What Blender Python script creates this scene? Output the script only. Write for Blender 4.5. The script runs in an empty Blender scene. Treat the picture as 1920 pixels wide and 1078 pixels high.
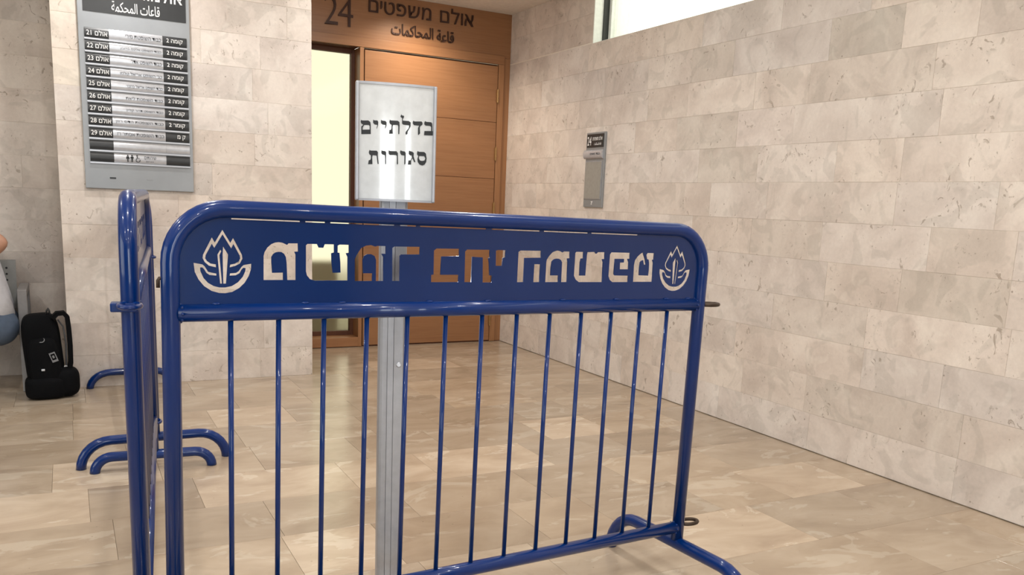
import bpy, bmesh, math, random
from mathutils import Vector, Matrix

S = bpy.context.scene
C = S.collection
random.seed(7)
PI = math.pi

# ------------------------------------------------------------------ camera
# yaw/pitch/roll and focal length recovered from the room's three vanishing directions
F_PX, YAW, PITCH, ROLL, SHIFT_PX = 1580.015, -0.48855431, 0.18436828, 0.041675, 138.0814
cam_data = bpy.data.cameras.new('camera')
cam_data.sensor_fit = 'HORIZONTAL'
cam_data.sensor_width = 36.0
cam_data.lens = F_PX / 1920 * 36.0
cam_data.shift_y = SHIFT_PX / 1920
cam_data.clip_start = 0.05
cam = bpy.data.objects.new('camera', cam_data)
C.objects.link(cam)
def _rot():
    cy, sy, cp, sp, cr, sr = (math.cos(YAW), math.sin(YAW), math.cos(PITCH), math.sin(PITCH), math.cos(ROLL), math.sin(ROLL))
    B = Matrix(((1, 0, 0), (0, 0, -1), (0, 1, 0)))
    Ry = Matrix(((cy, 0, sy), (0, 1, 0), (-sy, 0, cy)))
    Rp = Matrix(((1, 0, 0), (0, cp, -sp), (0, sp, cp)))
    Rr = Matrix(((cr, -sr, 0), (sr, cr, 0), (0, 0, 1)))
    M = Rr @ Rp @ Ry @ B                      # world -> (right, down, forward)
    return Matrix((M[0], -M[1], -M[2])).transposed()
cam.matrix_world = Matrix.Translation((0, 0, 1.2)) @ _rot().to_4x4()
S.camera = cam

# ------------------------------------------------------------------ view, world, lights
S.view_settings.view_transform = 'Standard'
S.view_settings.look = 'None'
S.view_settings.gamma = 1
S.view_settings.use_curve_mapping = False
S.view_settings.exposure = 0.08
S.cycles.use_denoising = True
S.cycles.max_bounces = 10
S.cycles.transparent_max_bounces = 16
S.cycles.caustics_refractive = False
S.cycles.caustics_reflective = False
S.cycles.sample_clamp_indirect = 6

world = bpy.data.worlds.new('world')
S.world = world
world.use_nodes = True
wn = world.node_tree.nodes
wn['Background'].inputs[0].default_value = (1.0, 0.97, 0.85, 1)
wn['Background'].inputs[1].default_value = 2.2

def area(name, loc, direction, sx, sy, power, col, spread=PI):
    d = bpy.data.lights.new(name, 'AREA')
    d.shape = 'RECTANGLE'; d.size = sx; d.size_y = sy; d.energy = power; d.color = col; d.spread = spread
    o = bpy.data.objects.new(name, d); C.objects.link(o); o.location = loc
    o.rotation_euler = Vector(direction).to_track_quat('-Z', 'Y').to_euler()
    return o
# daylight coming in through the hall windows behind the camera
REAR_WINDOWS = [(-0.62, -0.14), (-0.04, 0.32), (1.10, 1.42)]
for x0, x1 in REAR_WINDOWS:
    area('daylight_rear', ((x0 + x1) / 2, -3.93, 1.12), (0, 1, 0), x1 - x0, 1.6, 55 * (x1 - x0), (0.90, 0.96, 1.0))
area('side_fill', (-4.90, 1.2, 1.5), (1, 0, 0), 4.6, 2.0, 52, (0.93, 0.97, 1.0))  # broad fill light added from the left, no such source is known
CEIL_LAMPS = [(0.35, 5.0), (1.9, 5.0), (-1.3, 3.6), (0.3, 3.3), (1.9, 3.3), (-1.3, 1.9), (0.25, 1.7), (1.9, 1.7),
              (-1.3, 0.2), (0.25, 0.2), (1.9, 0.2), (-1.3, -1.4), (0.25, -1.4), (1.9, -1.4), (0.25, -2.9), (1.9, -2.9)]
LAMP_POWER = 12.5
def spot(name, loc, direction, power, ang, blend, col, r=0.04):
    d = bpy.data.lights.new(name, 'SPOT'); d.energy = power; d.spot_size = ang; d.spot_blend = blend
    d.color = col; d.shadow_soft_size = r
    o = bpy.data.objects.new(name, d); C.objects.link(o); o.location = loc
    o.rotation_euler = Vector(direction).to_track_quat('-Z', 'Y').to_euler()
    return o
WARM = (1.0, 0.88, 0.72)
spot('alcove_spot', (2.45, 6.17, 2.715), (0.0, 0.06, -1), 62, math.radians(140), 0.9, WARM)

# ------------------------------------------------------------------ helpers
def link(o, parent=None):
    C.objects.link(o)
    if parent is not None:
        o.parent = parent
    return o
def mesh_obj(name, bm, mat, parent=None, smooth=False, loc=None):
    me = bpy.data.meshes.new(name)
    bmesh.ops.recalc_face_normals(bm, faces=bm.faces)
    if smooth:
        for f in bm.faces: f.smooth = True
    bm.to_mesh(me); bm.free()
    if mat: me.materials.append(mat)
    o = bpy.data.objects.new(name, me)
    if loc is not None: o.location = loc
    return link(o, parent)
def tag(o, label=None, cat=None, group=None, kind=None):
    if label: o['label'] = label
    if cat: o['category'] = cat
    if group: o['group'] = group
    if kind: o['kind'] = kind
    return o
def thing(name, label, cat, loc=(0, 0, 0), rotz=0.0, group=None):
    o = bpy.data.objects.new(name, None); C.objects.link(o)
    o.empty_display_size = 0.1
    o.location = loc; o.rotation_euler = (0, 0, rotz)
    return tag(o, label, cat, group)
def box(bm, x0, x1, y0, y1, z0, z1, bev=0.0):
    r = bmesh.ops.create_cube(bm, size=1.0)
    vs = r['verts']
    for v in vs:
        v.co = Vector(((x0 + x1) / 2 + v.co.x * (x1 - x0), (y0 + y1) / 2 + v.co.y * (y1 - y0), (z0 + z1) / 2 + v.co.z * (z1 - z0)))
    if bev > 0:
        es = list({e for v in vs for e in v.link_edges})
        bmesh.ops.bevel(bm, geom=es, offset=bev, segments=2, affect='EDGES', profile=0.5)
    return bm
def box_obj(name, dims, mat, parent=None, bev=0.0, kind=None):
    bm = bmesh.new(); box(bm, *dims, bev)
    o = mesh_obj(name, bm, mat, parent)
    if kind: o['kind'] = kind
    return o
def tube(bm, pts, r, seg=16, cap=True, closed=False, radii=None):
    pts = [Vector(p) for p in pts]
    n = len(pts); rings = []
    T = []
    for i in range(n):
        if closed: t = pts[(i + 1) % n] - pts[i - 1]
        else: t = pts[min(i + 1, n - 1)] - pts[max(i - 1, 0)]
        T.append(t.normalized())
    a = Vector((0, 0, 1)) if abs(T[0].z) < 0.9 else Vector((1, 0, 0))
    nrm = (a - T[0] * a.dot(T[0])).normalized()
    for i in range(n):
        if i: nrm = (nrm - T[i] * nrm.dot(T[i])).normalized()
        b = T[i].cross(nrm)
        rr = radii[i] if radii else r
        rings.append([bm.verts.new(pts[i] + (nrm * math.cos(k * 2 * PI / seg) + b * math.sin(k * 2 * PI / seg)) * rr) for k in range(seg)])
    for i in range(n if closed else n - 1):
        A, Bq = rings[i], rings[(i + 1) % n]
        for k in range(seg):
            bm.faces.new((A[k], A[(k + 1) % seg], Bq[(k + 1) % seg], Bq[k]))
    if cap and not closed:
        bm.faces.new(rings[0][::-1]); bm.faces.new(rings[-1])
    return bm
def tube_obj(name, pts, r, mat, parent=None, seg=16, **k):
    bm = bmesh.new(); tube(bm, pts, r, seg, **k)
    return mesh_obj(name, bm, mat, parent, smooth=True)
def arc(cx, cz, r, a0, a1, n):
    return [(cx + r * math.cos(math.radians(a0 + (a1 - a0) * i / n)), cz + r * math.sin(math.radians(a0 + (a1 - a0) * i / n))) for i in range(n + 1)]
def lathe(bm, prof, seg=24, center=(0, 0, 0)):
    rings = []
    for r, z in prof:
        rings.append([bm.verts.new((center[0] + r * math.cos(2 * PI * k / seg), center[1] + r * math.sin(2 * PI * k / seg), center[2] + z)) for k in range(seg)])
    for A, B in zip(rings, rings[1:]):
        for k in range(seg):
            bm.faces.new((A[k], A[(k + 1) % seg], B[(k + 1) % seg], B[k]))
    bm.faces.new(rings[0][::-1]); bm.faces.new(rings[-1])
    return bm
_dg = bpy.context.evaluated_depsgraph_get
def curve_to_mesh(cd, name, mat, parent, M):
    o = bpy.data.objects.new('tmp', cd); C.objects.link(o)
    bpy.context.view_layer.update()
    dg = bpy.context.evaluated_depsgraph_get()
    me = bpy.data.meshes.new_from_object(o.evaluated_get(dg))
    bpy.data.objects.remove(o); bpy.data.curves.remove(cd)
    me.transform(M)
    me.name = name; me.materials.clear(); me.materials.append(mat)
    return link(bpy.data.objects.new(name, me), parent)
def outline(polys, thick, name, mat, parent, M=Matrix(), bevel=0.0):
    """flat plate(s) from closed 2D polygons, inner polygons become holes"""
    cd = bpy.data.curves.new(name, 'CURVE'); cd.dimensions = '2D'; cd.fill_mode = 'BOTH'; cd.extrude = thick / 2
    cd.bevel_depth = bevel
    for p in polys:
        sp = cd.splines.new('POLY'); sp.points.add(len(p) - 1); sp.use_cyclic_u = True
        for q, (x, y) in zip(sp.points, p): q.co = (x, y, 0, 1)
    return curve_to_mesh(cd, name, mat, parent, M)
def text(s, name, mat, parent, M, w=None, h=None, thick=0.0006, off=0.0, align='CENTER'):
    """s is given in visual left-to-right order; fitted to width w and / or height h, centred on M's origin"""
    cd = bpy.data.curves.new(name, 'FONT'); cd.body = s; cd.extrude = 0.001; cd.offset = off; cd.resolution_u = 3
    o = curve_to_mesh(cd, name, mat, parent, Matrix())
    me = o.data
    xs = [v.co.x for v in me.vertices]; ys = [v.co.y for v in me.vertices]
    if not xs: return o
    x0, x1, y0, y1 = min(xs), max(xs), min(ys), max(ys)
    sx = w / (x1 - x0) if w else None
    sy = h / (y1 - y0) if h else None
    sx = sx or sy; sy = sy or sx
    cx = (x0 + x1) / 2
    if align == 'RIGHT': cx = x1
    if align == 'LEFT': cx = x0
    me.transform(M @ Matrix.Diagonal((sx, sy, thick / 0.002, 1)) @ Matrix.Translation((-cx, -(y0 + y1) / 2, 0)))
    return o
def heb(s): return s[::-1]
def facing(ox, oy, oz, ang=0.0):
    """text plane: x along the direction ang in the floor plane, y up, normal towards -Y when ang = 0"""
    return Matrix.Translation((ox, oy, oz)) @ Matrix.Rotation(ang, 4, 'Z') @ Matrix.Rotation(PI / 2, 4, 'X')

# ------------------------------------------------------------------ materials
def lin(c):
    return tuple(((v / 255) / 12.92 if v / 255 <= 0.04045 else ((v / 255 + 0.055) / 1.055) ** 2.4) for v in c) + (1,)
class NT:
    def __init__(self, name):
        self.m = bpy.data.materials.new(name); self.m.use_nodes = True
        self.t = self.m.node_tree; self.b = self.t.nodes['Principled BSDF']
    def n(self, kind, **kw):
        nd = self.t.nodes.new(kind)
        for k, v in kw.items():
            if k.startswith('i_'):
                key = k[2:].replace('_', ' ')
                nd.inputs[key].default_value = v
            else: setattr(nd, k, v)
        return nd
    def l(self, a, b): self.t.links.new(a, b)
    def ramp(self, fac, stops, interp='LINEAR'):
        r = self.t.nodes.new('ShaderNodeValToRGB'); r.color_ramp.interpolation = interp
        e = r.color_ramp.elements
        while len(e) < len(stops): e.new(0.5)
        for q, (p, c) in zip(e, stops): q.position = p; q.color = c if len(c) == 4 else tuple(c) + (1,)
        self.l(fac, r.inputs[0]); return r.outputs[0]
    def mix(self, fac, a, b, mode='MIX'):
        m = self.t.nodes.new('ShaderNodeMix'); m.data_type = 'RGBA'; m.blend_type = mode
        for k, s in ((0, fac), (6, a), (7, b)):
            if hasattr(s, 'is_linked') or hasattr(s, 'links'): self.l(s, m.inputs[k])
            else: m.inputs[k].default_value = s
        return m.outputs[2]
    def math(self, op, a, b=0.0):
        m = self.t.nodes.new('ShaderNodeMath'); m.operation = op
        for k, s in ((0, a), (1, b)):
            if hasattr(s, 'links'): self.l(s, m.inputs[k])
            else: m.inputs[k].default_value = s
        return m.outputs[0]
    def noise(self, vec, scale, detail=3, rough=0.55, dist=0.0):
        n = self.n('ShaderNodeTexNoise'); n.inputs['Scale'].default_value = scale; n.inputs['Detail'].default_value = detail
        n.inputs['Roughness'].default_value = rough; n.inputs['Distortion'].default_value = dist
        if vec is not None: self.l(vec, n.inputs['Vector'])
        return n.outputs['Fac']
    def piece_coords(self, scl=(1, 1, 1)):
        tc = self.n('ShaderNodeTexCoord'); oi = self.n('ShaderNodeObjectInfo')
        mp = self.n('ShaderNodeMapping'); mp.inputs['Scale'].default_value = scl
        cmb = self.n('ShaderNodeCombineXYZ')
        a = self.math('MULTIPLY', oi.outputs['Random'], 37.0)
        b = self.math('MULTIPLY', oi.outputs['Random'], -91.0)
        self.l(a, cmb.inputs[0]); self.l(b, cmb.inputs[1]); self.l(a, cmb.inputs[2])
        self.l(tc.outputs['Object'], mp.inputs['Vector']); self.l(cmb.outputs[0], mp.inputs['Location'])
        return mp.outputs[0], oi
def simple(name, rgb, rough=0.5, metal=0.0, spec=None, **kw):
    m = NT(name); m.b.inputs['Base Color'].default_value = lin(rgb); m.b.inputs['Roughness'].default_value = rough
    m.b.inputs['Metallic'].default_value = metal
    tc = m.n('ShaderNodeTexCoord')
    f = m.noise(tc.outputs['Object'], kw.get('ns', 40), 3)
    c = m.ramp(f, [(0.3, tuple(v * (1 - kw.get('var', 0.06)) for v in lin(rgb)[:3])), (0.7, tuple(min(1, v * (1 + kw.get('var', 0.06))) for v in lin(rgb)[:3]))])
    m.l(c, m.b.inputs['Base Color'])
    if kw.get('bump'):
        b = m.n('ShaderNodeBump'); b.inputs['Strength'].default_value = kw['bump']; b.inputs['Distance'].default_value = 0.002
        m.l(m.noise(tc.outputs['Object'], kw.get('bs', 400), 2), b.inputs['Height']); m.l(b.outputs[0], m.b.inputs['Normal'])
    if 'coat' in kw: m.b.inputs['Coat Weight'].default_value = kw['coat']; m.b.inputs['Coat Roughness'].default_value = 0.08
    return m.m

def wall_stone_mat():
    m = NT('wall_limestone')
    v, oi = m.piece_coords()
    blotch = m.noise(v, 3.2, 4, 0.6, 0.6)
    base = m.ramp(blotch, [(0.28, lin((197, 185, 176))), (0.48, lin((213, 202, 193))), (0.70, lin((226, 217, 208)))])
    veil = m.ramp(m.noise(v, 5.5, 2, 0.5, 1.4), [(0.54, (0, 0, 0)), (0.60, (1, 1, 1))])
    base = m.mix(m.math('MULTIPLY', veil, 0.26), base, lin((172, 165, 156)))
    pale = m.ramp(m.noise(v, 8.0, 3, 0.6, 1.0), [(0.60, (0, 0, 0)), (0.66, (1, 1, 1))])
    base = m.mix(m.math('MULTIPLY', pale, 0.25), base, lin((232, 226, 216)))
    # fossil shell marks: short crescents and dashes, clustered
    v2, _ = m.piece_coords((1.0, 1.0, 0.8))
    msk = m.ramp(m.noise(v, 5.0, 1, 0.5), [(0.47, (0, 0, 0)), (0.60, (1, 1, 1))])
    line = m.ramp(m.noise(v2, 15.0, 3, 0.55, 2.6), [(0.635, (0, 0, 0)), (0.675, (1, 1, 1))])
    line2 = m.ramp(m.noise(v2, 38.0, 3, 0.6, 2.0), [(0.65, (0, 0, 0)), (0.70, (1, 1, 1))])
    shell = m.math('MULTIPLY', m.math('MAXIMUM', line, m.math('MULTIPLY', line2, 0.8)), msk)
    base = m.mix(m.math('MULTIPLY', shell, 0.62), base, lin((142, 128, 114)))
    # small pits
    vo = m.n('ShaderNodeTexVoronoi'); vo.inputs['Scale'].default_value = 26; m.l(v, vo.inputs['Vector'])
    pit = m.ramp(vo.outputs['Distance'], [(0.07, (1, 1, 1)), (0.13, (0, 0, 0))])
    pm = m.ramp(m.noise(v, 11.0, 2), [(0.54, (0, 0, 0)), (0.62, (1, 1, 1))])
    pits = m.math('MULTIPLY', pit, pm)
    base = m.mix(m.math('MULTIPLY', pits, 0.6), base, lin((120, 106, 92)))
    fine = m.ramp(m.noise(v, 60.0, 3, 0.7), [(0.2, (0.93, 0.93, 0.93)), (0.8, (1.05, 1.05, 1.05))])
    base = m.mix(1.0, base, fine, 'MULTIPLY')
    base = m.mix(1.0, base, oi.outputs['Color'], 'MULTIPLY')
    m.l(base, m.b.inputs['Base Color'])
    m.b.inputs['Roughness'].default_value = 0.55
    m.b.inputs['Specular IOR Level'].default_value = 0.3
    b = m.n('ShaderNodeBump'); b.inputs['Strength'].default_value = 0.35; b.inputs['Distance'].default_value = 0.003
    h = m.math('SUBTRACT', m.math('MULTIPLY', m.noise(v, 30.0, 4), 0.4), m.math('ADD', pits, m.math('MULTIPLY', shell, 0.5)))
    m.l(h, b.inputs['Height']); m.l(b.outputs[0], m.b.inputs['Normal'])
    return m.m
def floor_stone_mat():
    m = NT('floor_limestone')
    v, oi = m.piece_coords()
    vs, _ = m.piece_coords((0.8, 1.6, 1.0))
    base = m.ramp(m.noise(vs, 2.6, 4, 0.6, 0.8), [(0.28, lin((154, 136, 116))), (0.5, lin((171, 154, 133))), (0.72, lin((185, 169, 149)))])
    chip = m.ramp(m.noise(vs, 3.6, 4, 0.62, 1.2), [(0.585, (0, 0, 0)), (0.615, (1, 1, 1))])
    base = m.mix(m.math('MULTIPLY', chip, 0.34), base, lin((204, 194, 177)))
    dark = m.ramp(m.noise(vs, 7.0, 4, 0.65, 1.0), [(0.62, (0, 0, 0)), (0.72, (1, 1, 1))])
    base = m.mix(m.math('MULTIPLY', dark, 0.28), base, lin((146, 130, 108)))
    vo = m.n('ShaderNodeTexVoronoi'); vo.inputs['Scale'].default_value = 30; m.l(v, vo.inputs['Vector'])
    pit = m.ramp(vo.outputs['Distance'], [(0.06, (1, 1, 1)), (0.11, (0, 0, 0))])
    pm = m.ramp(m.noise(v, 8.0, 2), [(0.55, (0, 0, 0)), (0.62, (1, 1, 1))])
    base = m.mix(m.math('MULTIPLY', m.math('MULTIPLY', pit, pm), 0.6), base, lin((110, 94, 76)))
    base = m.mix(1.0, base, oi.outputs['Color'], 'MULTIPLY')
    m.l(base, m.b.inputs['Base Color'])
    r = m.ramp(m.noise(v, 14.0, 3), [(0.3, (0.16, 0.16, 0.16)), (0.75, (0.27, 0.27, 0.27))])
    m.l(r, m.b.inputs['Roughness'])
    b = m.n('ShaderNodeBump'); b.inputs['Strength'].default_value = 0.05; b.inputs['Distance'].default_value = 0.002
    m.l(m.noise(v, 9.0, 2), b.inputs['Height']); m.l(b.outputs[0], m.b.inputs['Normal'])
    return m.m
def wood_mat(name, dark, mid, light, horizontal=True, rough=0.38):
    m = NT(name)
    v, oi = m.piece_coords((0.35, 1, 9.0) if horizontal else (9.0, 1, 0.35))
    g = m.noise(v, 9.0, 5, 0.65, 0.3)
    base = m.ramp(g, [(0.25, lin(dark)), (0.5, lin(mid)), (0.78, lin(light))])
    v2, _ = m.piece_coords((0.5, 1, 2.0) if horizontal else (2, 1, 0.5))
    base = m.mix(1.0, base, m.ramp(m.noise(v2, 2.0, 2), [(0.3, (0.92, 0.92, 0.92)), (0.7, (1.06, 1.06, 1.06))]), 'MULTIPLY')
    m.l(base, m.b.inputs['Base Color']); m.b.inputs['Roughness'].default_value = rough
    b = m.n('ShaderNodeBump'); b.inputs['Strength'].default_value = 0.06; b.inputs['Distance'].default_value = 0.001
    m.l(g, b.inputs['Height']); m.l(b.outputs[0], m.b.inputs['Normal'])
    return m.m
def enamel_mat(name, rgb, dark):
    m = NT(name)
    tc = m.n('ShaderNodeTexCoord')
    c = m.ramp(m.noise(tc.outputs['Object'], 5, 3), [(0.3, lin(dark)), (0.7, lin(rgb))])
    chips = m.ramp(m.noise(tc.outputs['Object'], 70, 4, 0.7), [(0.735, (0, 0, 0)), (0.75, (1, 1, 1))])
    msk = m.ramp(m.noise(tc.outputs['Object'], 4, 2), [(0.5, (0, 0, 0)), (0.6, (1, 1, 1))])
    c = m.mix(m.math('MULTIPLY', m.math('MULTIPLY', chips, msk), 0.8), c, lin((14, 22, 48)))
    m.l(c, m.b.inputs['Base Color'])
    m.b.inputs['Roughness'].default_value = 0.30
    m.b.inputs['Specular IOR Level'].default_value = 0.22; m.b.inputs['Coat Weight'].default_value = 0.45; m.b.inputs['Coat Roughness'].default_value = 0.06
    b = m.n('ShaderNodeBump'); b.inputs['Strength'].default_value = 0.10; b.inputs['Distance'].default_value = 0.002
    m.l(m.noise(tc.outputs['Object'], 28, 3), b.inputs['Height']); m.l(b.outputs[0], m.b.inputs['Normal'])
    return m.m
def glass_mat(name, tint, rough, transp):
    m = NT(name); t = m.t
    for nd in list(t.nodes): t.nodes.remove(nd)
    out = t.nodes.new('ShaderNodeOutputMaterial'); mx = t.nodes.new('ShaderNodeMixShader')
    a = t.nodes.new('ShaderNodeBsdfTransparent'); a.inputs[0].default_value = tint
    g = t.nodes.new('ShaderNodeBsdfGlossy'); g.inputs['Roughness'].default_value = 0.05
    lw = t.nodes.new('ShaderNodeLayerWeight'); fac = m.math('ADD', m.math('MULTIPLY', m.math('POWER', lw.outputs['Facing'], 4.0), 0.6), 0.03)
    if transp:
        m.l(fac, mx.inputs[0]); m.l(a.outputs[0], mx.inputs[1]); m.l(g.outputs[0], mx.inputs[2])
    else:
        r = t.nodes.new('ShaderNodeBsdfRefraction'); r.inputs['Color'].default_value = tint; r.inputs['Roughness'].default_value = rough; r.inputs['IOR'].default_value = 1.05
        m.l(fac, mx.inputs[0]); m.l(r.outputs[0], mx.inputs[1]); m.l(g.outputs[0], mx.inputs[2])
    m.l(mx.outputs[0], out.inputs[0])
    return m.m
def emit_mat(name, col, strength):
    m = NT(name); m.b.inputs['Base Color'].default_value = (0, 0, 0, 1)
    m.b.inputs['Emission Color'].default_value = col; m.b.inputs['Emission Strength'].default_value = strength
    return m.m

M_WALL = wall_stone_mat()
M_FLOOR = floor_stone_mat()
M_GROUT = simple('stone_grout', (226, 218, 206), 0.9)
M_FGROUT = simple('floor_grout', (120, 106, 88), 0.8)
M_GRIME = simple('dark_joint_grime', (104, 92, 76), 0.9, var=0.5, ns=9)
M_PLASTER = simple('white_plaster', (225, 220, 214), 0.9)
M_HALL = simple('hall_limestone', (92, 84, 74), 0.8)
M_WOOD = wood_mat('beech_veneer', (140, 97, 64), (150, 106, 71), (158, 114, 78))
M_WOODV = wood_mat('beech_frame', (142, 99, 65), (153, 109, 73), (162, 117, 80), horizontal=False)
M_WOODD = simple('dark_wood_edge', (84, 46, 24), 0.6)
M_BLUE = enamel_mat('blue_enamel', (0, 42, 106), (0, 37, 95))
M_PANEL = enamel_mat('blue_enamel_panel', (0, 38, 94), (0, 35, 88))
M_IRON = simple('bare_bronze_iron', (70, 58, 50), 0.45, 0.7, bump=0.3)
M_BRASS = simple('brass', (170, 136, 92), 0.35, 0.9)
M_ALU = simple('satin_aluminium', (188, 190, 196), 0.38, 0.85, ns=8)
M_ALU_W = simple('pale_aluminium', (168, 170, 176), 0.42, 0.5)
M_SIGNGREY = simple('grey_sign_metal', (152, 156, 160), 0.45, 0.45, ns=6)
M_SIGNDARK = simple('charcoal_sign_panel', (44, 46, 48), 0.35)
M_WHITETXT = simple('white_lettering', (232, 232, 232), 0.6)
M_STRIP = simple('glossy_white_strip', (190, 192, 197), 0.2, 0.3)
M_DARKTXT = simple('dark_grey_print', (70, 72, 76), 0.6)
M_BLACKTXT = simple('black_print', (22, 26, 30), 0.5)
M_PAPER = simple('paper_sheet', (206, 210, 212), 0.22, coat=1.0)
M_LETTER = simple('dark_brown_letters', (58, 32, 22), 0.4, 0.3)
M_BLACKFAB = simple('black_nylon', (5, 6, 9), 0.85, bump=0.4)
M_BLACKFAB.node_tree.nodes['Principled BSDF'].inputs['Specular IOR Level'].default_value = 0.15
M_BLACKPL = simple('black_plastic', (16, 16, 18), 0.4)
M_GREYFAB = simple('grey_mesh_fabric', (96, 96, 98), 0.85)
M_TAGWHITE = simple('tag_print', (118, 120, 124), 0.7)
M_BENCH = simple('grey_powder_coated_steel', (118, 118, 116), 0.5, 0.3)
M_BENCHD = simple('dark_hole_lining', (40, 40, 42), 0.8)
M_BENCHL = simple('light_grey_steel', (140, 138, 138), 0.5, 0.3)
M_SKIN = simple('skin', (176, 132, 108), 0.5)
M_SHIRT = simple('pale_grey_shirt', (186, 186, 190), 0.85, bump=0.3, bs=60)
M_JEANS = simple('blue_jeans', (78, 92, 112), 0.85, bump=0.3, bs=300)
M_HAIR = simple('dark_hair', (34, 26, 22), 0.7)
M_SHOE = simple('dark_shoe', (34, 32, 32), 0.6)
M_WHITEFRAME = simple('white_window_frame', (228, 232, 226), 0.5)
M_BLACKFRAME = simple('black_window_gasket', (34, 38, 36), 0.5)
M_CLEAR = glass_mat('clear_glass', (0.97, 0.98, 0.96, 1), 0.0, True)
M_FROST = glass_mat('frosted_glass', (0.70, 0.69, 0.61, 1), 0.62, False)
M_OUTGROUND = simple('outdoor_paving', (150, 146, 130), 0.9)
M_PARAPET = simple('pale_parapet', (222, 218, 200), 0.9)
M_LAMP = emit_mat('lamp_glow', (1.0, 0.88, 0.72, 1), 14)
M_CHROME = simple('lamp_ring', (210, 210, 210), 0.3, 0.6)

# outlines of the cut-outs and printed letters, in metres in the plane of their plate
EMBLEM=[[[-1.4484, 0.8263], [-1.4636, 0.8299], [-1.4722, 0.8373], [-1.4767, 0.8461], [-1.4756, 0.8536], [-1.4569, 0.8912], [-1.4509, 0.8802], [-1.4347, 0.908], [-1.418, 0.8803], [-1.412, 0.891], [-1.3927, 0.8544], [-1.3916, 0.846], [-1.3973, 0.8353], [-1.4078, 0.8298], [-1.4197, 0.8266], [-1.4185, 0.8327], [-1.4085, 0.8348], [-1.4003, 0.8398], [-1.397, 0.8467], [-1.398, 0.8528], [-1.4113, 0.8775], [-1.4162, 0.868], [-1.4344, 0.8978], [-1.452, 0.8682], [-1.457, 0.8771], [-1.4699, 0.8522], [-1.4707, 0.8455], [-1.4672, 0.8396], [-1.46, 0.8344], [-1.4488, 0.8328]], [[-1.4394, 0.8648], [-1.4369, 0.8615], [-1.4409, 0.8527], [-1.4359, 0.7908], [-1.4403, 0.7908], [-1.4457, 0.8542]], [[-1.4335, 0.8721], [-1.4225, 0.8546], [-1.4274, 0.7908], [-1.4336, 0.7908], [-1.4346, 0.8544]], [[-1.4954, 0.8355], [-1.4773, 0.8324], [-1.4723, 0.8283], [-1.4652, 0.8164], [-1.4594, 0.8149], [-1.4478, 0.8127], [-1.4478, 0.8082], [-1.4624, 0.8096], [-1.4689, 0.8141], [-1.4738, 0.8223], [-1.4774, 0.826], [-1.4817, 0.8255], [-1.4811, 0.8177], [-1.4747, 0.8028], [-1.4655, 0.7923], [-1.4539, 0.7855], [-1.4422, 0.7824], [-1.4289, 0.7824], [-1.4155, 0.7854], [-1.402, 0.7939], [-1.3914, 0.8062], [-1.386, 0.8185], [-1.3853, 0.8255], [-1.3898, 0.8259], [-1.3936, 0.8223], [-1.3981, 0.8138], [-1.4064, 0.8092], [-1.4198, 0.8084], [-1.4191, 0.8134], [-1.4064, 0.8145], [-1.4004, 0.8184], [-1.3943, 0.8277], [-1.3898, 0.832], [-1.3724, 0.8353], [-1.3728, 0.8233], [-1.3777, 0.8078], [-1.3869, 0.7924], [-1.399, 0.7808], [-1.4141, 0.7724], [-1.429, 0.7697], [-1.4423, 0.7702], [-1.4584, 0.7749], [-1.4742, 0.7855], [-1.4856, 0.7998], [-1.4932, 0.8161]]]
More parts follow.
